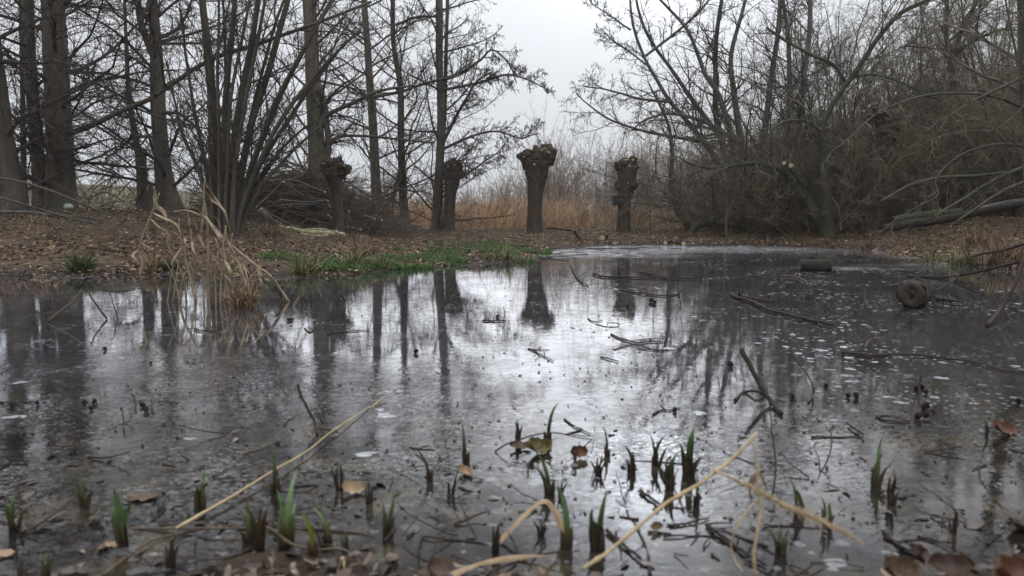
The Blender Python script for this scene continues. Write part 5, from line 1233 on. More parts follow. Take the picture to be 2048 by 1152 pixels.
twig('thin stick frozen in at mid bottom, pointing right', [[(1340, 1052), (1380, 1046), (1420, 1036)]], 6, seed=47)
twig('short dark stick left of the lower-centre sprouts', [[(1280, 982), (1300, 996), (1325, 1012)]], 8, seed=48)
twig('slender dead stem at left with three short side shoots', [[(272, 824), (270, 800, 2.5), (260, 785, 2.5)], [(270, 803, 2.5), (255, 796, 2.5)]], 3.5, 'dead_stalk', 'wet_twig', 'stalk', 49, group='dead stalks in the ice')
twig('slender dead stem beside two round cones at left', [[(306, 826), (304, 808, 2.48), (300, 795, 2.5)]], 3.5, 'dead_stalk', 'wet_twig', 'stalk', 50, group='dead stalks in the ice')
twig('branching dead stem in front of the other slender stems at left', [[(248, 862), (247, 845, 2.26), (246, 822, 2.28)], [(248, 850, 2.26), (262, 835, 2.28), (264, 826, 2.28)], [(248, 848, 2.26), (236, 848, 2.26)]], 4, 'dead_stalk', 'wet_twig', 'stalk', 51, group='dead stalks in the ice')
twig('v-shaped dark twig on the reflection of the twin alder', [[(900, 598), (910, 590), (918, 587)], [(900, 598), (915, 610)]], 4, seed=52)
twig('spindly twig reaching left from the right bank', [[(1974, 651), (2000, 620, 4.6), (2026, 574, 4.7), (2048, 522, 4.8), (2062, 480, 4.9)], [(2008, 619, 4.6), (2022, 640, 4.5), (2050, 652, 4.4)], [(2022, 640, 4.5), (2008, 648, 4.45)]], 8, 'fallen_branch', seed=53, cat='branch', tip=1.2)
twig('thin overhanging branch dipping to the ice from the right bank', [[(1816, 552), (1888, 554, 7.3), (1965, 542, 6.9), (2048, 521, 6.5), (2110, 500, 6.2)], [(1905, 553, 7.2), (1906, 570, 7.)], [(1975, 540, 6.9), (1955, 558, 6.8)]], 4.5, 'fallen_branch', seed=54, cat='branch', tip=1.4, side=3)
twig('slim branch crossing above the overhanging one at the right edge', [[(1867, 584), (1912, 557, 6.4), (1942, 515, 6.5), (2010, 500, 6.4), (2080, 478, 6.2)], [(1942, 515, 6.5), (1932, 490, 6.6)]], 4.5, 'fallen_branch', seed=55, cat='branch', tip=1.4, side=3)
twig('fallen branch lying along the far shore edge at centre left', [[(1078, 499), (1150, 496), (1230, 498), (1300, 495)]], 3, 'fallen_branch', seed=56, cat='branch')
twig('tangle of thin twigs frozen in at the far edge of the ice', [[(1060, 512), (1090, 516), (1130, 512), (1175, 508)], [(1085, 520), (1110, 510), (1125, 503)], [(1090, 516), (1140, 522)]], 2.4, seed=57)
twig('dark flat stick near the left water edge', [[(325, 552), (352, 553)]], 4, seed=58)
twig('dark chip lying left of the reeds on the pale ice', [[(288, 586), (302, 584)]], 5, seed=59)

for (lab, x, y, s) in (('single cone nearest the left frame, on pale ice', 210, 697, 9), ('lone dark cone right of the first left one', 302, 725, 7),
                       ('upper left cone of a cluster of three at left', 169, 805, 13), ('upper right cone of the cluster of three at left', 189, 803, 12), ('lowest cone of the cluster of three at left', 183, 815, 12),
                       ('upper of two reddish cones beside the slender stem', 285, 809, 13), ('lower of two reddish cones beside the slender stem', 292, 818, 15),
                       ('left one of a tiny pair of cones below the reeds', 577, 639, 8), ('right one of a tiny pair of cones below the reeds', 582, 638, 8),
                       ('left one of a pair of cones by the thick standing stick', 1696, 790, 14), ('right one of a pair of cones beside a short twig', 1712, 791, 15),
                       ('cone left of the thin curved stem', 1585, 792, 12), ('dark cone left of the thick standing stick top', 1461, 728, 14),
                       ('cone at the right frame edge on dark ice', 2037, 800, 14), ('lone cone left of the cone pair, on dark ice', 1652, 770, 10),
                       ('cone beyond the many-branched twig', 832, 702, 12), ('tiny dark cone above the forked twig with a spur', 995, 632, 8),
                       ('lone cone before the long flat twig', 1256, 613, 7)):
    loose_cone(lab, x, y, s)

# dark crumbs everywhere on the ice
r = np.random.default_rng(82)
k = 2600
Yc = 1.5 + 12 * r.random(k) ** 1.5; X = Yc * r.uniform(-.72, .72, k); m = sdist(X, Yc) < -.05; X, Yc = X[m], Yc[m]; k = len(X)
P = np.stack([X, Yc, np.full(k, .002)], 1); a = r.uniform(0, 6.28, k); D = np.stack([np.cos(a), np.sin(a), r.normal(0.03, .1, k)], 1)
pts, rad = grow(r, P, D, r.uniform(.003, .014, k) * np.where(r.random(k) < .03, 3, 1), r.uniform(.0012, .0035, k), 2, .2, 0., .6); pts[:, :, 2] = np.maximum(pts[:, :, 2], .001)
g = G(); g.tubes(pts, rad, 4); tag(g.build('ice_debris', M['debris']), 'dark seed and twig crumbs scattered over the ice', 'debris', kind='stuff')

# thin white refrozen plates
def plate(label, x, y, wpx, hpx, seed):
    p = IC(x, y); rg = np.random.default_rng(seed); k = 26; th = np.arange(k) * 6.283 / k
    rr = .85 * (1 + .26 * np.sin(2 * th + rg.uniform(0, 6)) + .22 * np.sin(3 * th + rg.uniform(0, 6)) + .16 * np.sin(5 * th + rg.uniform(0, 6)) + rg.normal(0, .13, k))
    a = sz(wpx, p[1]) / 2; b = hpx / 2 * p[1] ** 2 / (F * CAMZ)
    V = np.concatenate([np.stack([a * rr * np.cos(th), b * rr * np.sin(th), np.full(k, z)], 1) for z in (-.003, .0012)])
    i0 = np.arange(k); g = G(); g.add(V + p, [(i0 + k)[None, :], np.stack([i0, np.roll(i0, -1), np.roll(i0, -1) + k, i0 + k], -1)])
    tag(g.build('ice_plate', M['floe'], None, p, False), label, 'ice plate', 'white ice plates')
for i, (lab, x, y, wp, hp) in enumerate((('oval white ice plate on the broad dark reflection', 673, 706, 20, 5), ('large angular white ice plate below the twin slim reflections', 770, 832, 38, 13), ('small white ice plate just above the large angular one', 760, 820, 22, 6),
        ('left of two small white plates side by side', 777, 784, 15, 5), ('right of two small white plates side by side', 798, 783, 14, 4), ('pale plate left of the broad reflection, far left', 40, 765, 26, 5), ('grey-white plate at the left frame edge below the cone twig', 32, 834, 44, 8),
        ('thin white plate at lower left above the sprouts', 381, 878, 24, 5), ('jagged pale plate left of the bent sprout', 728, 909, 52, 9), ('white plate beside the small leafy twig', 1400, 827, 34, 7), ('oval white plate below the very long branch', 1700, 738, 22, 4),
        ('white plate below the long branch, further right', 1882, 756, 27, 5), ('small white plate right of the stout forked branch', 1640, 700, 22, 4), ('white plate under the many-branched twig', 1335, 697, 30, 5), ('white oval near the bright central ice', 1047, 679, 16, 4), ('long thin white plate left of the pair of cones', 1702, 763, 28, 4))):
    plate(lab, x, y, wp, hp, i + 5)

# rubbish of the near margin: drowned stalks, leaf scraps and broken sticks
r = np.random.default_rng(84)
k = 170; Yc = 1.28 + 1.0 * r.random(k) ** 1.6; X = Yc * r.uniform(-.72, .72, k)
m = (r.random(k) < np.clip(.9 - .55 * (Yc - 1.3) + .25 * (X < -.1), .1, 1)); X, Yc = X[m], Yc[m]; k = len(X)
P = np.stack([X, Yc, np.full(k, .003)], 1); a = r.uniform(0, 6.28, k); D = np.stack([np.cos(a), np.sin(a), r.normal(.05, .14, k)], 1)
pts, rad = grow(r, P, D, r.uniform(.02, .16, k), r.uniform(.0012, .0032, k), 6, .12, -.01, .5); pts[:, :, 2] = np.maximum(pts[:, :, 2], .0015)
g = G(); g.tubes(pts, rad, 5); tag(g.build('drowned_sticks', M['wet_twig']), 'wet broken sticks strewn through the near margin of the ice', 'stick litter', kind='stuff')
k = 230; Yc = 1.25 + .95 * r.random(k) ** 1.5; X = Yc * r.uniform(-.75, .75, k)
m = (r.random(k) < np.clip(.95 - .7 * (Yc - 1.25) + .3 * (X < 0), .06, 1)) & (vnoise(X, Yc, 3.2, 41) > .36); X, Yc = X[m], Yc[m]; k = len(X)
P = np.stack([X, Yc, np.full(k, .004)], 1); V, f = leaves_mesh(r, P, r.uniform(.006, .024, k), .18, .22); V[:, 2] = np.maximum(V[:, 2], .001)
g = G(); g.add(V, f); tag(g.build('leaf_scraps', M['dark_litter'], smooth_=False), 'dark sodden leaf scraps lying in the near margin of the ice', 'leaf litter', kind='stuff')

# arching bramble stems and dead stalks over the left bank and behind the far shore
def undergrowth(name, label, k, box, h, mat, seed, rr=(.002, .0045), tr=-.06, dmin=.25):
    r = np.random.default_rng(seed)
    X, Y, d = land_points(r, k, *box, dmin, 12.)
    k = len(X); P = np.stack([X, Y, ground(X, Y) - .02], 1)
    D = np.stack([r.normal(0, .6, k), r.normal(0, .5, k), r.uniform(.35, 1.1, k)], 1)
    pts, rad = grow(r, P, D, r.uniform(h[0], h[1], k), r.uniform(rr[0], rr[1], k), 9, .09, tr, .4)
    pts[:, :, 2] = np.maximum(pts[:, :, 2], ground(pts[:, :, 0], pts[:, :, 1]) + .005)
    g = G(); g.tubes(pts, rad, 4)
    P, D, L_, R_ = spawn(r, pts, rad, 4, .25, 1., 45, 12, .3, None, .6, .0016); p2, r2 = grow(r, P, D, L_, R_, 3, .15); g.tubes(p2, r2, 3)
    tag(g.build(name, M[mat], smooth_=False), label, 'undergrowth', kind='stuff')
undergrowth('bramble_undergrowth', 'thin bare bramble stems straggling over the left bank', 420, (-10.5, -2.5, 8.6, 16.5), (.35, 1.3), 'twig', 86)
undergrowth('dead_stalk_undergrowth', 'dead stalks and seedling stems along the far shore and right bank', 520, (-2., 9.5, 9.5, 20.5), (.2, .8), 'brown_twig', 87, (.002, .004), -.02, .35)

# ------------------------------------------------------------------ tall dry reeds in the water
def ribbon(P, wd, n=12, side=None, fold=0., taper=True, twist=0., prof=None):
    c = catmull(P, n); T = norm(np.gradient(c, axis=0))
    s = np.array([1., 0, 0]) if side is None else np.asarray(side, float)
    S = norm(s[None] - (T @ s)[:, None] * T); N = np.cross(T, S)
    t = np.linspace(0, 1, n)
    if twist:
        an = twist * t; S, N = S * np.cos(an)[:, None] + N * np.sin(an)[:, None], N * np.cos(an)[:, None] - S * np.sin(an)[:, None]
    w_ = wd * .5 * (np.minimum(1, .55 + t * 2.2) * np.maximum(.03, 1 - t ** 2.6) if prof is None else prof(t))
    V = np.stack([c - S * w_[:, None], c + N * (w_ * fold)[:, None], c + S * w_[:, None]], 1)
    idx = np.arange(n * 3).reshape(n, 3)
    q = np.stack([idx[:-1, :-1], idx[:-1, 1:], idx[1:, 1:], idx[1:, :-1]], -1).reshape(-1, 4)
    return V.reshape(-1, 3), q
RY = 5.45
rg = np.random.default_rng(90)
def reed(label, pts, leaves, w_=4., dY=0., mat='reed'):
    Y = RY + dY
    P = np.array([W(x, y, Y) for x, y in pts]); P[0, 2] = min(P[0, 2], .0) if P[0, 2] < .12 else P[0, 2]
    t = thing('reed_stalk', (P[0][0], P[0][1], max(P[0][2], 0)), label, 'reed', 'dry reeds standing in the left of the ice')
    org = np.array(t.location)
    n = 6 * len(pts); c = catmull(P, n); g = G(); g.tubes(c, sz(w_ * 1.25, Y) / 2 * np.linspace(1.1, .5, n), 6, cap=True); g.build('stem', M[mat], t, org)
    for lf in leaves:
        lw = lf[0]; q = np.array([W(x, y, Y + rg.uniform(-.04, .04)) for x, y in lf[1:]])
        q[1:, 1] += rg.uniform(-.1, .1)
        a = rg.uniform(-.5, .5); V, f = ribbon(q, sz(lw, Y), 14, (math.cos(a), math.sin(a), 0), .35, twist=rg.uniform(-1.5, 1.5))
        g = G(); g.add(V, [f]); g.build('leaf', M['reed' if mat == 'reed' else 'leaf_dark'], t, org)
reed('snapped reed leaning right, comb of leaves hanging from it', [(281, 551), (285, 524), (277, 500), (297, 443), (319, 386)],
     [(9, (312, 411), (330, 425), (337, 446)), (6, (307, 426), (335, 435), (361, 448), (372, 470)), (4, (303, 439), (333, 456), (359, 464), (374, 476)), (5, (296, 459), (312, 470), (324, 482)), (4, (294, 469), (316, 490)), (5, (282, 485), (309, 502), (318, 512)), (6, (276, 500), (275, 510), (287, 523))], 4.5)
reed('longest bowed reed, bending over left from the right end of the clump', [(577, 592), (541, 553), (515, 534), (487, 511), (460, 488), (442, 469), (421, 446), (398, 430), (372, 421), (348, 424)],
     [(8, (421, 446), (440, 470), (452, 482)), (6, (541, 553), (556, 571), (564, 582)), (5, (398, 430), (420, 436), (436, 462), (452, 488)), (9, (515, 534), (530, 552), (548, 560))], 4.5)
reed('tall vertical reed with the highest drooping tip', [(418, 640), (416, 580), (416, 527), (416, 469), (413, 428), (408, 398), (409, 362)],
     [(6, (409, 362), (427, 396), (447, 428), (458, 468)), (7, (408, 398), (404, 425), (402, 440), (398, 470)), (5, (413, 428), (432, 440), (438, 470)), (5, (416, 469), (426, 478), (432, 498)), (6, (410, 380), (421, 400), (446, 420), (456, 448))], 4.5, .05)
reed('reed with a swollen knot, left of the tall vertical one', [(357, 612), (366, 560), (384, 520), (383, 480), (380, 450), (372, 412)],
     [(9, (380, 450), (385, 470), (400, 498)), (5, (383, 480), (398, 500), (410, 520)), (4, (372, 412), (380, 440), (384, 466))], 4)
reed('thin reed leaning left in the middle of the clump', [(391, 604), (381, 560), (372, 520), (366, 490), (359, 464), (358, 437)],
     [(7, (359, 464), (364, 490), (371, 512)), (5, (358, 444), (372, 470), (376, 500)), (4, (366, 490), (356, 520), (352, 530))], 3.5, -.03)
reed('left reed of the clump with leaves hanging to the ice', [(373, 606), (369, 568), (356, 527), (338, 495), (328, 456)],
     [(9, (328, 456), (338, 480), (340, 500)), (5, (338, 495), (348, 520), (378, 540)), (4, (329, 470), (322, 466), (316, 478)), (5, (340, 500), (362, 524), (386, 548))], 3.5, .03)
reed('right reed of the clump running down to a dark broken foot', [(524, 645), (505, 615), (500, 594), (487, 553), (468, 506), (454, 480), (451, 450)],
     [(6, (454, 480), (460, 500), (466, 520)), (6, (487, 553), (498, 580), (502, 606)), (5, (468, 506), (480, 530), (487, 552)), (4, (451, 455), (449, 480), (447, 500))], 4.5, -.12)
reed('upright reed in the densest part of the clump', [(440, 633), (441, 600), (442, 568), (446, 521), (447, 480)],
     [(6, (447, 500), (456, 530), (466, 562)), (5, (446, 521), (440, 545), (448, 572)), (5, (442, 540), (462, 560), (465, 580))], 4, -.08)
reed('reed crossing the clump diagonally down to the left', [(453, 614), (481, 584), (500, 558), (516, 537)], [(5, (516, 537), (524, 545), (540, 560))], 5, -.06)
reed('thin bare reed between the tall vertical one and the dense part', [(432, 610), (431, 575), (429, 537), (436, 505)], [(4, (429, 537), (440, 548), (448, 566))], 3, .02)
reed('bare leaning stalk at the left of the clump', [(334, 611), (340, 570), (346, 527)], [], 3, 0)
reed('short stalk right of the clump leaning left', [(519, 618), (512, 590), (505, 564)], [(4, (505, 564), (515, 575), (518, 590))], 3.5, 0)
reed('reed with a russet bent leaf at the far right of the clump', [(563, 622), (562, 590), (548, 572)], [(10, (548, 572), (556, 580), (560, 592)), (5, (562, 600), (566, 612))], 3, 0, 'wet_twig')
reed('short stalk pair-mate left of the tall vertical reed', [(408, 606), (406, 570), (404, 545)], [(4, (404, 545), (414, 556), (416, 570))], 3, 0)
reed('pale reed bowing right above the dense part', [(470, 610), (462, 560), (450, 520), (440, 497)], [(6, (440, 497), (450, 520), (452, 548)), (6, (450, 520), (466, 540), (470, 566))], 3.5, -.1)
reed('dark bent leaf stalk between the clump and the sedge, left one', [(606, 622), (604, 606), (600, 590)], [(6, (600, 590), (597, 605), (590, 616)), (5, (602, 592), (608, 606), (610, 620))], 3, -.2, 'wet_twig')
reed('slim dark stalk standing alone right of the clump', [(622, 616), (622, 598), (620, 584)], [(3, (620, 584), (626, 600), (628, 612))], 2.5, -.2, 'wet_twig')
reed('dark stalk by the green sedge with folded leaf', [(676, 625), (676, 606), (680, 590)], [(4, (680, 590), (684, 605), (684, 622)), (4, (678, 594), (672, 610))], 3, -.3, 'wet_twig')

for i in range(11):
    bx = rg.uniform(346, 540); by = rg.uniform(584, 624); hh = rg.uniform(45, 125); ln = rg.uniform(-.5, .25)
    tp = [(bx, by), (bx + ln * hh * .4, by - hh * .5), (bx + ln * hh, by - hh)]
    lf = []
    for q in range(rg.integers(1, 4)):
        f_ = rg.uniform(.45, 1.); ax_, ay_ = bx + ln * hh * f_, by - hh * f_; l_ = rg.uniform(18, 48)
        lf.append((rg.uniform(3, 6), (ax_, ay_), (ax_ + l_ * .35, ay_ + l_ * rg.uniform(-.1, .35)), (ax_ + l_ * .62, ay_ + l_ * rg.uniform(.6, 1.05))))
    reed('thin dry reed stalk among its like in the tangled clump at left', tp, lf, rg.uniform(2., 3.2), rg.uniform(-.12, .12))
def tussock(name, label, base, wpx, hpx, k, mat, seed, cat='sedge', droop=.75, leansd=.45, wd=.008, Y0=4, group=None, land=True, leanx=0.):
    p = GT(base[0], base[1], Y0) if land else IC(*base)
    r = np.random.default_rng(seed); Y = p[1]; rad = sz(wpx, Y) / 2 * .55; H0 = sz(hpx, Y)
    a = r.uniform(0, 6.28, k); q = np.sqrt(r.random(k)) * rad
    P = np.stack([p[0] + np.cos(a) * q, p[1] + np.sin(a) * q * .8, np.full(k, p[2] - .02)], 1)
    ln = np.stack([np.cos(a) * .25 + r.normal(leanx, leansd, k), np.sin(a) * .25 + r.normal(0, leansd, k)], 1)
    H = H0 * r.uniform(.45, 1.25, k)
    t_ = np.linspace(0, 1, 7)[None, :, None]
    c = P[:, None, :] + np.concatenate([ln[:, None, :] * H[:, None, None] * t_ ** 1.7, H[:, None, None] * (t_ - droop * np.minimum(1.2, np.linalg.norm(ln, axis=1))[:, None, None] * t_ ** 2.8)], 2)
    an = r.uniform(0, 3.14, k); s = np.stack([np.cos(an), np.sin(an), np.zeros(k)], 1)[:, None, :]
    w_ = wd * r.uniform(.5, 1.3, k)[:, None, None] * np.array([.8, 1, 1, .9, .7, .45, .08])[None, :, None] * .5
    V = np.stack([c - s * w_, c + s * w_], 2); idx = np.arange(k * 14).reshape(k, 7, 2)
    f = np.stack([idx[:, :-1, 0], idx[:, :-1, 1], idx[:, 1:, 1], idx[:, 1:, 0]], -1).reshape(-1, 4)
    g = G(); g.add(V, [f]); return tag(g.build(name, M[mat], None, p, False), label, cat, group)
SG = 'sedge tussocks along the water'
tussock('sedge_tussock', 'tall green and tan sedge tussock standing in the ice right of the reeds', (605, 552), 85, 58, 150, 'sedge', 1, group=SG, land=False, leansd=.35, wd=.012)
tussock('sedge_tussock', 'green drooping sedge clump right beside the tall green and tan one', (634, 550), 36, 52, 70, 'sedge', 2, group=SG, land=False, leansd=.3, wd=.012)
tussock('sedge_tussock', 'brown dead sedge mound behind the green strip', (728, 518), 80, 48, 260, 'dead_sedge', 3, group=SG, wd=.012)
tussock('sedge_tussock', 'sedge tuft half green before the brown dead mound', (712, 536), 60, 58, 120, 'sedge', 4, group=SG, wd=.011)
tussock('sedge_tussock', 'drooping sedge tuft in the green strip right of the brown mound', (762, 536), 50, 42, 90, 'sedge', 5, group=SG, wd=.01)
tussock('sedge_tussock', 'pale sedge tuft at the right tip of the green strip', (1008, 521), 60, 48, 110, 'sedge', 6, group=SG, wd=.01)
tussock('sedge_tussock', 'small dark sedge tuft frozen in at the end of the green strip', (1052, 527), 24, 30, 30, 'sedge', 7, group=SG, land=False, wd=.01)
tussock('sedge_tussock', 'straggly tan sedge behind the right part of the green strip', (960, 505), 70, 26, 70, 'dead_sedge', 8, group=SG, wd=.01)
tussock('sedge_tussock', 'brown withered plant clump standing in the water left of the reeds', (306, 549), 44, 62, 90, 'dead_sedge', 9, group=SG, land=False, leansd=.25, wd=.01)
tussock('sedge_tussock', 'brown mass of broken reed stubble at the foot of the reed clump', (488, 612), 80, 62, 260, 'dead_sedge', 10, group=SG, land=False, leansd=.5, wd=.009)
tussock('sedge_tussock', 'grass tuft at the right bank edge with green base, left one', (1862, 527), 60, 36, 130, 'sedge', 11, group=SG, wd=.01)
tussock('sedge_tussock', 'largest tan and green sedge mound at the right bank edge', (1925, 533), 95, 48, 260, 'sedge', 12, group=SG, wd=.011)
tussock('sedge_tussock', 'straw sedge mound at the right frame edge', (2010, 530), 100, 70, 300, 'dead_sedge', 13, group=SG, wd=.012)
tussock('sedge_tussock', 'straw grass mound on the right bank behind the largest sedge', (1960, 492), 90, 46, 240, 'dead_sedge', 14, group=SG, wd=.012)
tussock('sedge_tussock', 'thin straw tuft at the far right shore behind the sideways log', (1790, 512), 36, 26, 40, 'dead_sedge', 15, group=SG, wd=.01)
tussock('sedge_tussock', 'low green tuft on the left bank waterline behind the tall reeds', (455, 548), 110, 26, 110, 'sedge', 16, group=SG, wd=.009)
tussock('sedge_tussock', 'straw tuft at the foot of the coppiced tree', (545, 470), 60, 40, 90, 'dead_sedge', 17, group=SG, wd=.010)
tussock('green_weed', 'bushy green weed at the left waterline', (163, 545), 66, 52, 420, 'weed', 18, 'weed', .5, .6, .007)
tussock('green_weed', 'paler green weed behind the bare reed tips on the left bank', (345, 540), 60, 36, 260, 'weed', 19, 'weed', .5, .6, .007)

# ------------------------------------------------------------------ iris sprouts pushing through the ice
def sprout(label, x, y, h, nb, mat='iris_green', lean=0., seed=0, spread=.22, curl=.0, wd=None, brown=True, name='iris_sprout'):
    p = IC(x, y); Y = p[1]; H = sz(h, Y) * 1.08; r = np.random.default_rng(seed + int(x))
    t = thing(name, (p[0], p[1], 0), label, 'sprout', 'iris sprouts pushing through the ice')
    wd = wd or min(.0155, max(.0055, H * .118)); nb = nb + (1 if nb > 1 else 0) + (1 if nb > 2 else 0)
    for i in range(nb):
        u = (i - (nb - 1) / 2) / max(1, (nb - 1) / 2) if nb > 1 else 0
        hh = H * (1. if i == nb // 2 else r.uniform(.35, .95)); a = lean + u * spread * r.uniform(.5, 1.6) + r.normal(0, .09)
        b0 = np.array([u * wd * .5 + r.normal(0, .002), r.normal(0, .004), -.01])
        cc = curl + r.normal(0, .13)
        P = [b0, b0 + np.array([a * hh * .3, r.normal(0, .03) * hh, hh * .36 + .01]), b0 + np.array([(a * .75 + cc * .35) * hh, r.normal(0, .05) * hh, hh * .74 + .01]), b0 + np.array([(a * 1.1 + cc) * hh, r.normal(0, .08) * hh, hh * (1 - abs(cc) * .3) + .01])]
        an = r.uniform(-.7, .7)
        V, f = ribbon(np.array(P), wd * r.uniform(.8, 1.15), 12, (math.cos(an), math.sin(an), 0), .45, twist=r.uniform(-.5, .5), prof=lambda t: np.minimum(1, .8 + t * .6) * np.maximum(.02, 1 - t ** 2.2))
        g = G(); g.add(V, [f]); g.build('leaf', M[mat], t)
    if brown:
        for i in range(2):
            hh = H * r.uniform(.22, .42); s = (-1) ** i
            P = [(s * wd * .35, -.003, -.01), (s * wd * .5, -.005, hh * .6), (s * wd * .7 + lean * hh * .6, -.004, hh)]
            V, f = ribbon(np.array(P), wd * .8, 8, (1, .3 * s, 0), .4); g = G(); g.add(V, [f]); g.build('sheath', M['sheath'], t)
    return t
SPROUTS = [
 ('broad green sprout clump at the left frame edge', 28, 1062, 78, 4, 'iris_green', 0, .15),
 ('pale bent sprout with one leaf pointing left, near the left edge', 168, 1018, 78, 3, 'iris_pale', -.1, .5),
 ('twisted green sprout with a folded-over leaf in the lower left', 246, 1092, 125, 4, 'iris_green', 0, .12),
 ('stubby brown bud right of the twisted sprout', 320, 1022, 30, 1, 'iris_brown', 0, .1),
 ('wide fan-shaped sprout left of the diagonal straw reed', 402, 1012, 84, 5, 'iris_green', .05, .3),
 ('sprout crossed by the creeping stem left of the pale tall pair', 497, 1086, 88, 3, 'iris_green', 0, .15),
 ('dark slender single blade left of the diagonal reed middle', 552, 988, 98, 1, 'iris_dark', -.02, .1),
 ('tall pale green sprout with two parted blades', 574, 1092, 145, 3, 'iris_pale', .05, .25),
 ('yellow-green narrow blade in front of the pale tall sprout', 627, 1118, 105, 1, 'iris_yellow', -.04, .1),
 ('pale bluish sprout leaning left behind the dark stem', 655, 1090, 88, 2, 'iris_pale', -.25, .2),
 ('small green sprout beside a torn tan leaf', 680, 980, 58, 3, 'iris_dark', 0, .3),
 ('squat dark sprout right of the torn tan leaf', 737, 1008, 48, 2, 'iris_dark', 0, .2),
 ('compact green sprout above a brown base, lower centre left', 774, 1066, 76, 3, 'iris_green', .05, .12),
 ('single curved blade bending left, left of the dead-leaf sprout', 860, 962, 68, 1, 'iris_dark', -.15, .1),
 ('dark broad blade wrapped by a curled tan leaf', 902, 990, 62, 2, 'iris_dark', .12, .1),
 ('hair-thin dark blade standing at the edge of the bright ice', 932, 925, 78, 1, 'iris_dark', 0, .1),
 ('small three-pronged dark sprout at the left of the centre group', 1035, 882, 48, 3, 'iris_dark', .02, .25),
 ('tallest needle-like blade of the centre group', 1095, 884, 82, 1, 'iris_dark', 0, .1),
 ('curved two-blade sprout bowing left below the dead leaf', 1100, 990, 100, 2, 'iris_green', -.1, .12),
 ('single thin blade with a leaning tip, centre right group', 1214, 912, 62, 1, 'iris_dark', .1, .1),
 ('star-shaped dark tuft low on the bright ice', 1197, 948, 42, 6, 'iris_dark', 0, .55),
 ('dark twin-bladed sprout on the brightest ice', 1265, 945, 64, 2, 'iris_dark', 0, .08),
 ('dark three-bladed sprout right of the twin-bladed one', 1309, 932, 68, 3, 'iris_dark', .08, .25),
 ('tall dense green sprout left of the straw reed tip', 1379, 948, 100, 4, 'iris_dark', 0, .15),
 ('sprout with one long blade and bushy base', 1337, 978, 82, 4, 'iris_dark', 0, .3),
 ('single stout blade touching the straw reed', 1392, 1012, 72, 1, 'iris_dark', -.05, .1),
 ('large dark many-bladed clump in the bottom centre', 1197, 1100, 122, 6, 'iris_dark', -.05, .2),
 ('tall thin green blade beside the bent dead leaf', 1133, 1100, 140, 1, 'iris_pale', -.03, .1),
 ('tiny cross-shaped brown bud left of the bottom clump', 1083, 1072, 38, 3, 'iris_brown', 0, .5),
 ('little sprout left of the bent dead leaf arch top', 1122, 995, 38, 2, 'iris_dark', 0, .4),
 ('small upright brown sprout at the foot of the reed arch', 992, 1100, 62, 3, 'iris_brown', .05, .2),
 ('brightest green four-bladed sprout at right', 1750, 972, 98, 4, 'iris_green', .1, .25),
 ('bent sprout with a brown folded tip, right of the brightest one', 1784, 1012, 72, 2, 'iris_brown', .1, .2),
 ('green blade curving left above the straw plume', 1597, 1032, 78, 2, 'iris_green', -.15, .15),
 ('green sprout standing behind the straw plume end', 1654, 1056, 72, 3, 'iris_green', 0, .2),
 ('dark brown three-pronged sprout in the lower right', 1906, 1066, 56, 4, 'iris_brown', .02, .22),
 ('tiny russet bud left of the three-pronged sprout', 1884, 1046, 28, 1, 'iris_brown', -.02, .1),
 ('messy pale green sprout at the bottom right of centre', 1562, 1108, 64, 4, 'iris_pale', .02, .3),
 ('pale green sprout cut by the bottom edge, far lower left', 92, 1160, 66, 3, 'iris_pale', .05, .15),
 ('narrow green blade cut by the bottom edge beside the pale one', 44, 1158, 46, 2, 'iris_green', 0, .12),
 ('brown and green stub at the bottom left beside the tan stem', 344, 1135, 70, 3, 'iris_brown', .02, .15),
 ('brown sprout with tall withered leaf before the sprout crossed by stems', 518, 1100, 100, 2, 'iris_brown', .04, .1),
 ('short green shoot lying over the near wet leaves', 690, 1100, 50, 2, 'iris_green', -.1, .3),
 ('dark stub among the crumbs at right of the star tuft', 1150, 918, 30, 2, 'iris_brown', .1, .3),
 ('dark spiky stub on the right frame side', 1972, 872, 34, 3, 'iris_brown', .1, .4),
]
for i, s in enumerate(SPROUTS):
    sprout(s[0], s[1], s[2], s[3], s[4], s[5], s[6], i, s[7] * .55, curl=(-.22 if 'bending left' in s[0] or 'leaning left' in s[0] else .12 if 'leaning tip' in s[0] else 0))

# ------------------------------------------------------------------ near straw reeds and dead leaves
twig('thick straw reed crossing diagonally in front at bottom right', [[(1172, 1135, 1.12), (1230, 1085, 1.16), (1330, 1010, 1.22), (1430, 938, 1.29), (1520, 868, 1.36)]], 8.5, 'dead_reed', 'straw', 'reed', 60, group='straw reeds lying in front', tip=.9)
twig('thin upright straw stem crossing the diagonal one near its tip', [[(1513, 1152, 1.2), (1515, 1060, 1.22), (1514, 980, 1.23), (1512, 890, 1.24)], [(1514, 1000, 1.22), (1472, 1052, 1.2), (1465, 1100, 1.2), (1480, 1150, 1.18)]], 6, 'dead_reed', 'straw', 'reed', 61, group='straw reeds lying in front', tip=.8)
# feathery plume
r = np.random.default_rng(93)
ax = catmull(np.array([W(1425, 940, 1.28), W(1490, 968, 1.26), W(1570, 1010, 1.24), W(1660, 1050, 1.22), W(1725, 1085, 1.2)]), 60)
t = thing('reed_plume', ax[0], 'feathery straw-coloured reed plume lying across the lower right', 'reed')
g = G(); g.tubes(ax, np.linspace(.0022, .0010, 60), 6); g.build('stem', M['straw'], t, ax[0])
k = 420; i = r.integers(6, 58, k); T = norm(np.gradient(ax, axis=0))[i]
D = norm(T + r.normal(0, .35, (k, 3))); pts, rad = grow(r, ax[i], D, r.uniform(.012, .034, k) * np.sin(np.linspace(0, 3.14, 60))[i].clip(.35), np.full(k, .0007), 3, .12, -.03, .4)
g = G(); g.tubes(pts, rad, 3); g.build('plume', M['straw'], t, ax[0])

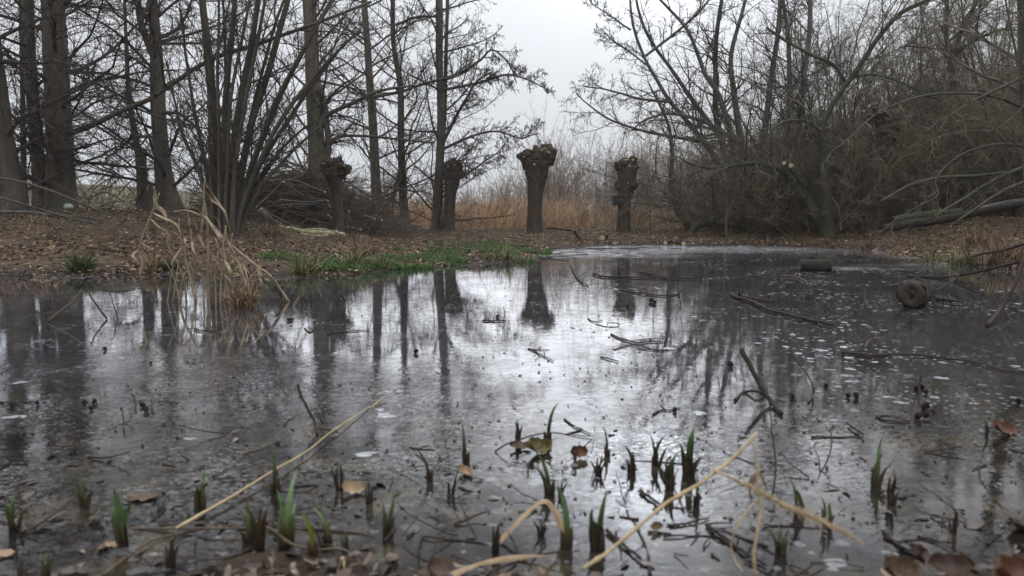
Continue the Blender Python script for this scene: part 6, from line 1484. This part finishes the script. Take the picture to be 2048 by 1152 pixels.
def bent_leaf(label, pts, wpx, mat, seed, name='withered_reed_leaf'):
    P = np.array([W(*p) for p in pts]); V, f = ribbon(P, sz(wpx, pts[0][2]), 24, (.2, 1, .3), .4, twist=.9, prof=lambda t: (.75 + .25 * np.sin(t * 9 + seed)) * np.maximum(.15, 1 - t ** 4))
    o = P[0].copy(); g = G(); g.add(V, [f]); tag(g.build(name, M[mat], None, o), label, 'dead leaf', 'withered blades by the near bank')
bent_leaf('withered tan blade bent into an arch at the bottom centre', [(975, 1110, 1.42), (1030, 1050, 1.44), (1082, 1004, 1.45), (1108, 1020, 1.45), (1130, 1075, 1.44), (1140, 1130, 1.42)], 22, 'leaf_tan', 1)
bent_leaf('long tan blade lying along the bottom edge left of the arch', [(905, 1150, 1.24), (960, 1128, 1.28), (1030, 1116, 1.32), (1110, 1110, 1.34)], 16, 'leaf_tan', 2)
bent_leaf('curled withered blade standing at the bottom left of centre', [(672, 1152, 1.26), (680, 1128, 1.28), (686, 1118, 1.29), (690, 1150, 1.27)], 12, 'leaf_tan', 3)
bent_leaf('brown withered blade behind the upright straw stem', [(1508, 1020, 1.5), (1500, 975, 1.52), (1520, 948, 1.53), (1535, 985, 1.52)], 18, 'leaf_brown', 4)
bent_leaf('pale withered blade lying flat beside the torn leaf', [(600, 978), (625, 974), (660, 968)] and [(598, 980, 1.78), (628, 976, 1.79), (664, 969, 1.8)], 8, 'leaf_tan', 5)

def dead_leaf(label, x, y, wpx, mat, seed, curl=.5, tilt=(.3, .2), Y=None, asp=.6, rot=None, group='single dead leaves in front'):
    p = IC(x, y) if Y is None else W(x, y, Y); S = sz(wpx, p[1]) / 2; r = np.random.default_rng(seed)
    nu, nv = 13, 9; u = np.linspace(-1, 1, nu); v = np.linspace(-1, 1, nv); U, Vv = np.meshgrid(u, v)
    hw = asp * np.sqrt(np.maximum(0, 1 - np.abs(U) ** 2.3)) * (1 + .14 * np.sin(U * 11 + seed)); 
    X = U + 0 * Vv; Yv = Vv * hw; Z = curl * (Vv ** 2 * .5 + .35 * U ** 2) + .06 * np.sin(U * 7 + Vv * 3 + seed) - .05 * np.abs(np.sin(U * 9 + np.abs(Vv) * 4)) + .04 * (1 - np.abs(Vv))
    V = np.stack([X, Yv, Z], -1).reshape(-1, 3) * S
    R = np.array(Matrix.Rotation(r.uniform(0, 6.28) if rot is None else rot, 3, 'Z') @ Matrix.Rotation(tilt[0], 3, 'X') @ Matrix.Rotation(tilt[1], 3, 'Y'))
    V = V @ R.T
    if Y is None: V[:, 2] += .002 - V[:, 2].min()
    idx = np.arange(nu * nv).reshape(nv, nu); q = np.stack([idx[:-1, :-1], idx[:-1, 1:], idx[1:, 1:], idx[1:, :-1]], -1).reshape(-1, 4)
    g = G(); g.add(V + p, [q]); tag(g.build('dead_leaf', M[mat], None, p), label, 'dead leaf', group)
dead_leaf('large blurred brown leaf in the bottom right corner', 1788, 1146, 92, 'leaf_brown', 1, .9, (.6, .2), Y=1.06, rot=.3)
dead_leaf('large dark curled leaf in the bottom right, behind the blurred one', 1905, 1138, 84, 'leaf_dark', 2, .9, (.6, -.2), Y=1.05, rot=-.4)
dead_leaf('big russet leaf cut by the right end of the bottom edge', 2012, 1148, 100, 'leaf_red', 3, 1.0, (.7, .2), Y=1.05, rot=.2)
dead_leaf('grey-brown leaf standing on edge left of the dark curled one', 1830, 1112, 80, 'leaf_dark', 4, .6, (.8, .4), Y=1.15, rot=.6)
dead_leaf('olive rolled leaf under the propped forked twig', 1070, 905, 62, 'leaf_olive', 5, .9, (.7, .3), rot=.5)
dead_leaf('brown leaf lying beside the olive rolled one', 1040, 898, 44, 'leaf_brown', 6, .6, (.3, .1), rot=.1)
dead_leaf('small russet leaf standing upright on the bright ice', 1156, 915, 40, 'leaf_red', 7, .5, (1.3, .2), rot=.1)
dead_leaf('tan curled leaf wrapped round a dark broad blade', 930, 948, 34, 'leaf_tan', 8, .8, (.6, .3), rot=-.5)
dead_leaf('torn tan leaf between two small sprouts', 705, 985, 50, 'leaf_tan', 9, .7, (.6, .2), rot=.2)
dead_leaf('orange-tan leaf lying at the left edge', 8, 1112, 44, 'leaf_tan', 10, .3, (.1, .1), rot=.1)
dead_leaf('small tan leaf at the foot of the twisted sprout', 225, 1094, 34, 'leaf_tan', 11, .3, (.1, .2), rot=.3)
dead_leaf('flat brown drowned leaf behind the stubby brown bud', 285, 998, 62, 'leaf_brown', 12, .1, (.0, .0), rot=.1)
dead_leaf('dark brown leaf at the bottom right of the dark stem', 890, 1142, 80, 'leaf_brown', 16, .6, (.5, .2), Y=1.3, rot=.1)
dead_leaf('tan leaf standing on edge right of the straw reed foot', 1310, 1062, 30, 'leaf_olive', 18, .5, (1.2, .3), rot=.3)
dead_leaf('brown wet leaf at the right frame edge on the ice', 2000, 868, 60, 'leaf_red', 19, .7, (.6, .2), rot=.3)
dead_leaf('orange leaf fragment near the right frame edge', 2010, 852, 24, 'leaf_tan', 20, .5, (.5, .1), rot=.3)
dead_leaf('dark curled leaf above the bottom right leaves, near the edge', 2030, 1060, 60, 'leaf_brown', 21, .6, (.5, .3), rot=.8)


# ------------------------------------------------------------------ damp winter air between the trees
hm = bpy.data.materials.new('damp_air'); hm.use_nodes = True
ht = hm.node_tree; ht.nodes.clear(); ho = ht.nodes.new('ShaderNodeOutputMaterial'); hv = ht.nodes.new('ShaderNodeVolumePrincipled')
hv.inputs['Density'].default_value = HAZE; hv.inputs['Color'].default_value = (.93, .95, 1, 1); hv.inputs['Anisotropy'].default_value = .2
ht.links.new(hv.outputs[0], ho.inputs['Volume'])
g = G(); boxmesh(g, -420, 420, -60, 640, -3., 24.)
tag(g.build('haze', hm, smooth_=False), kind='stuff')
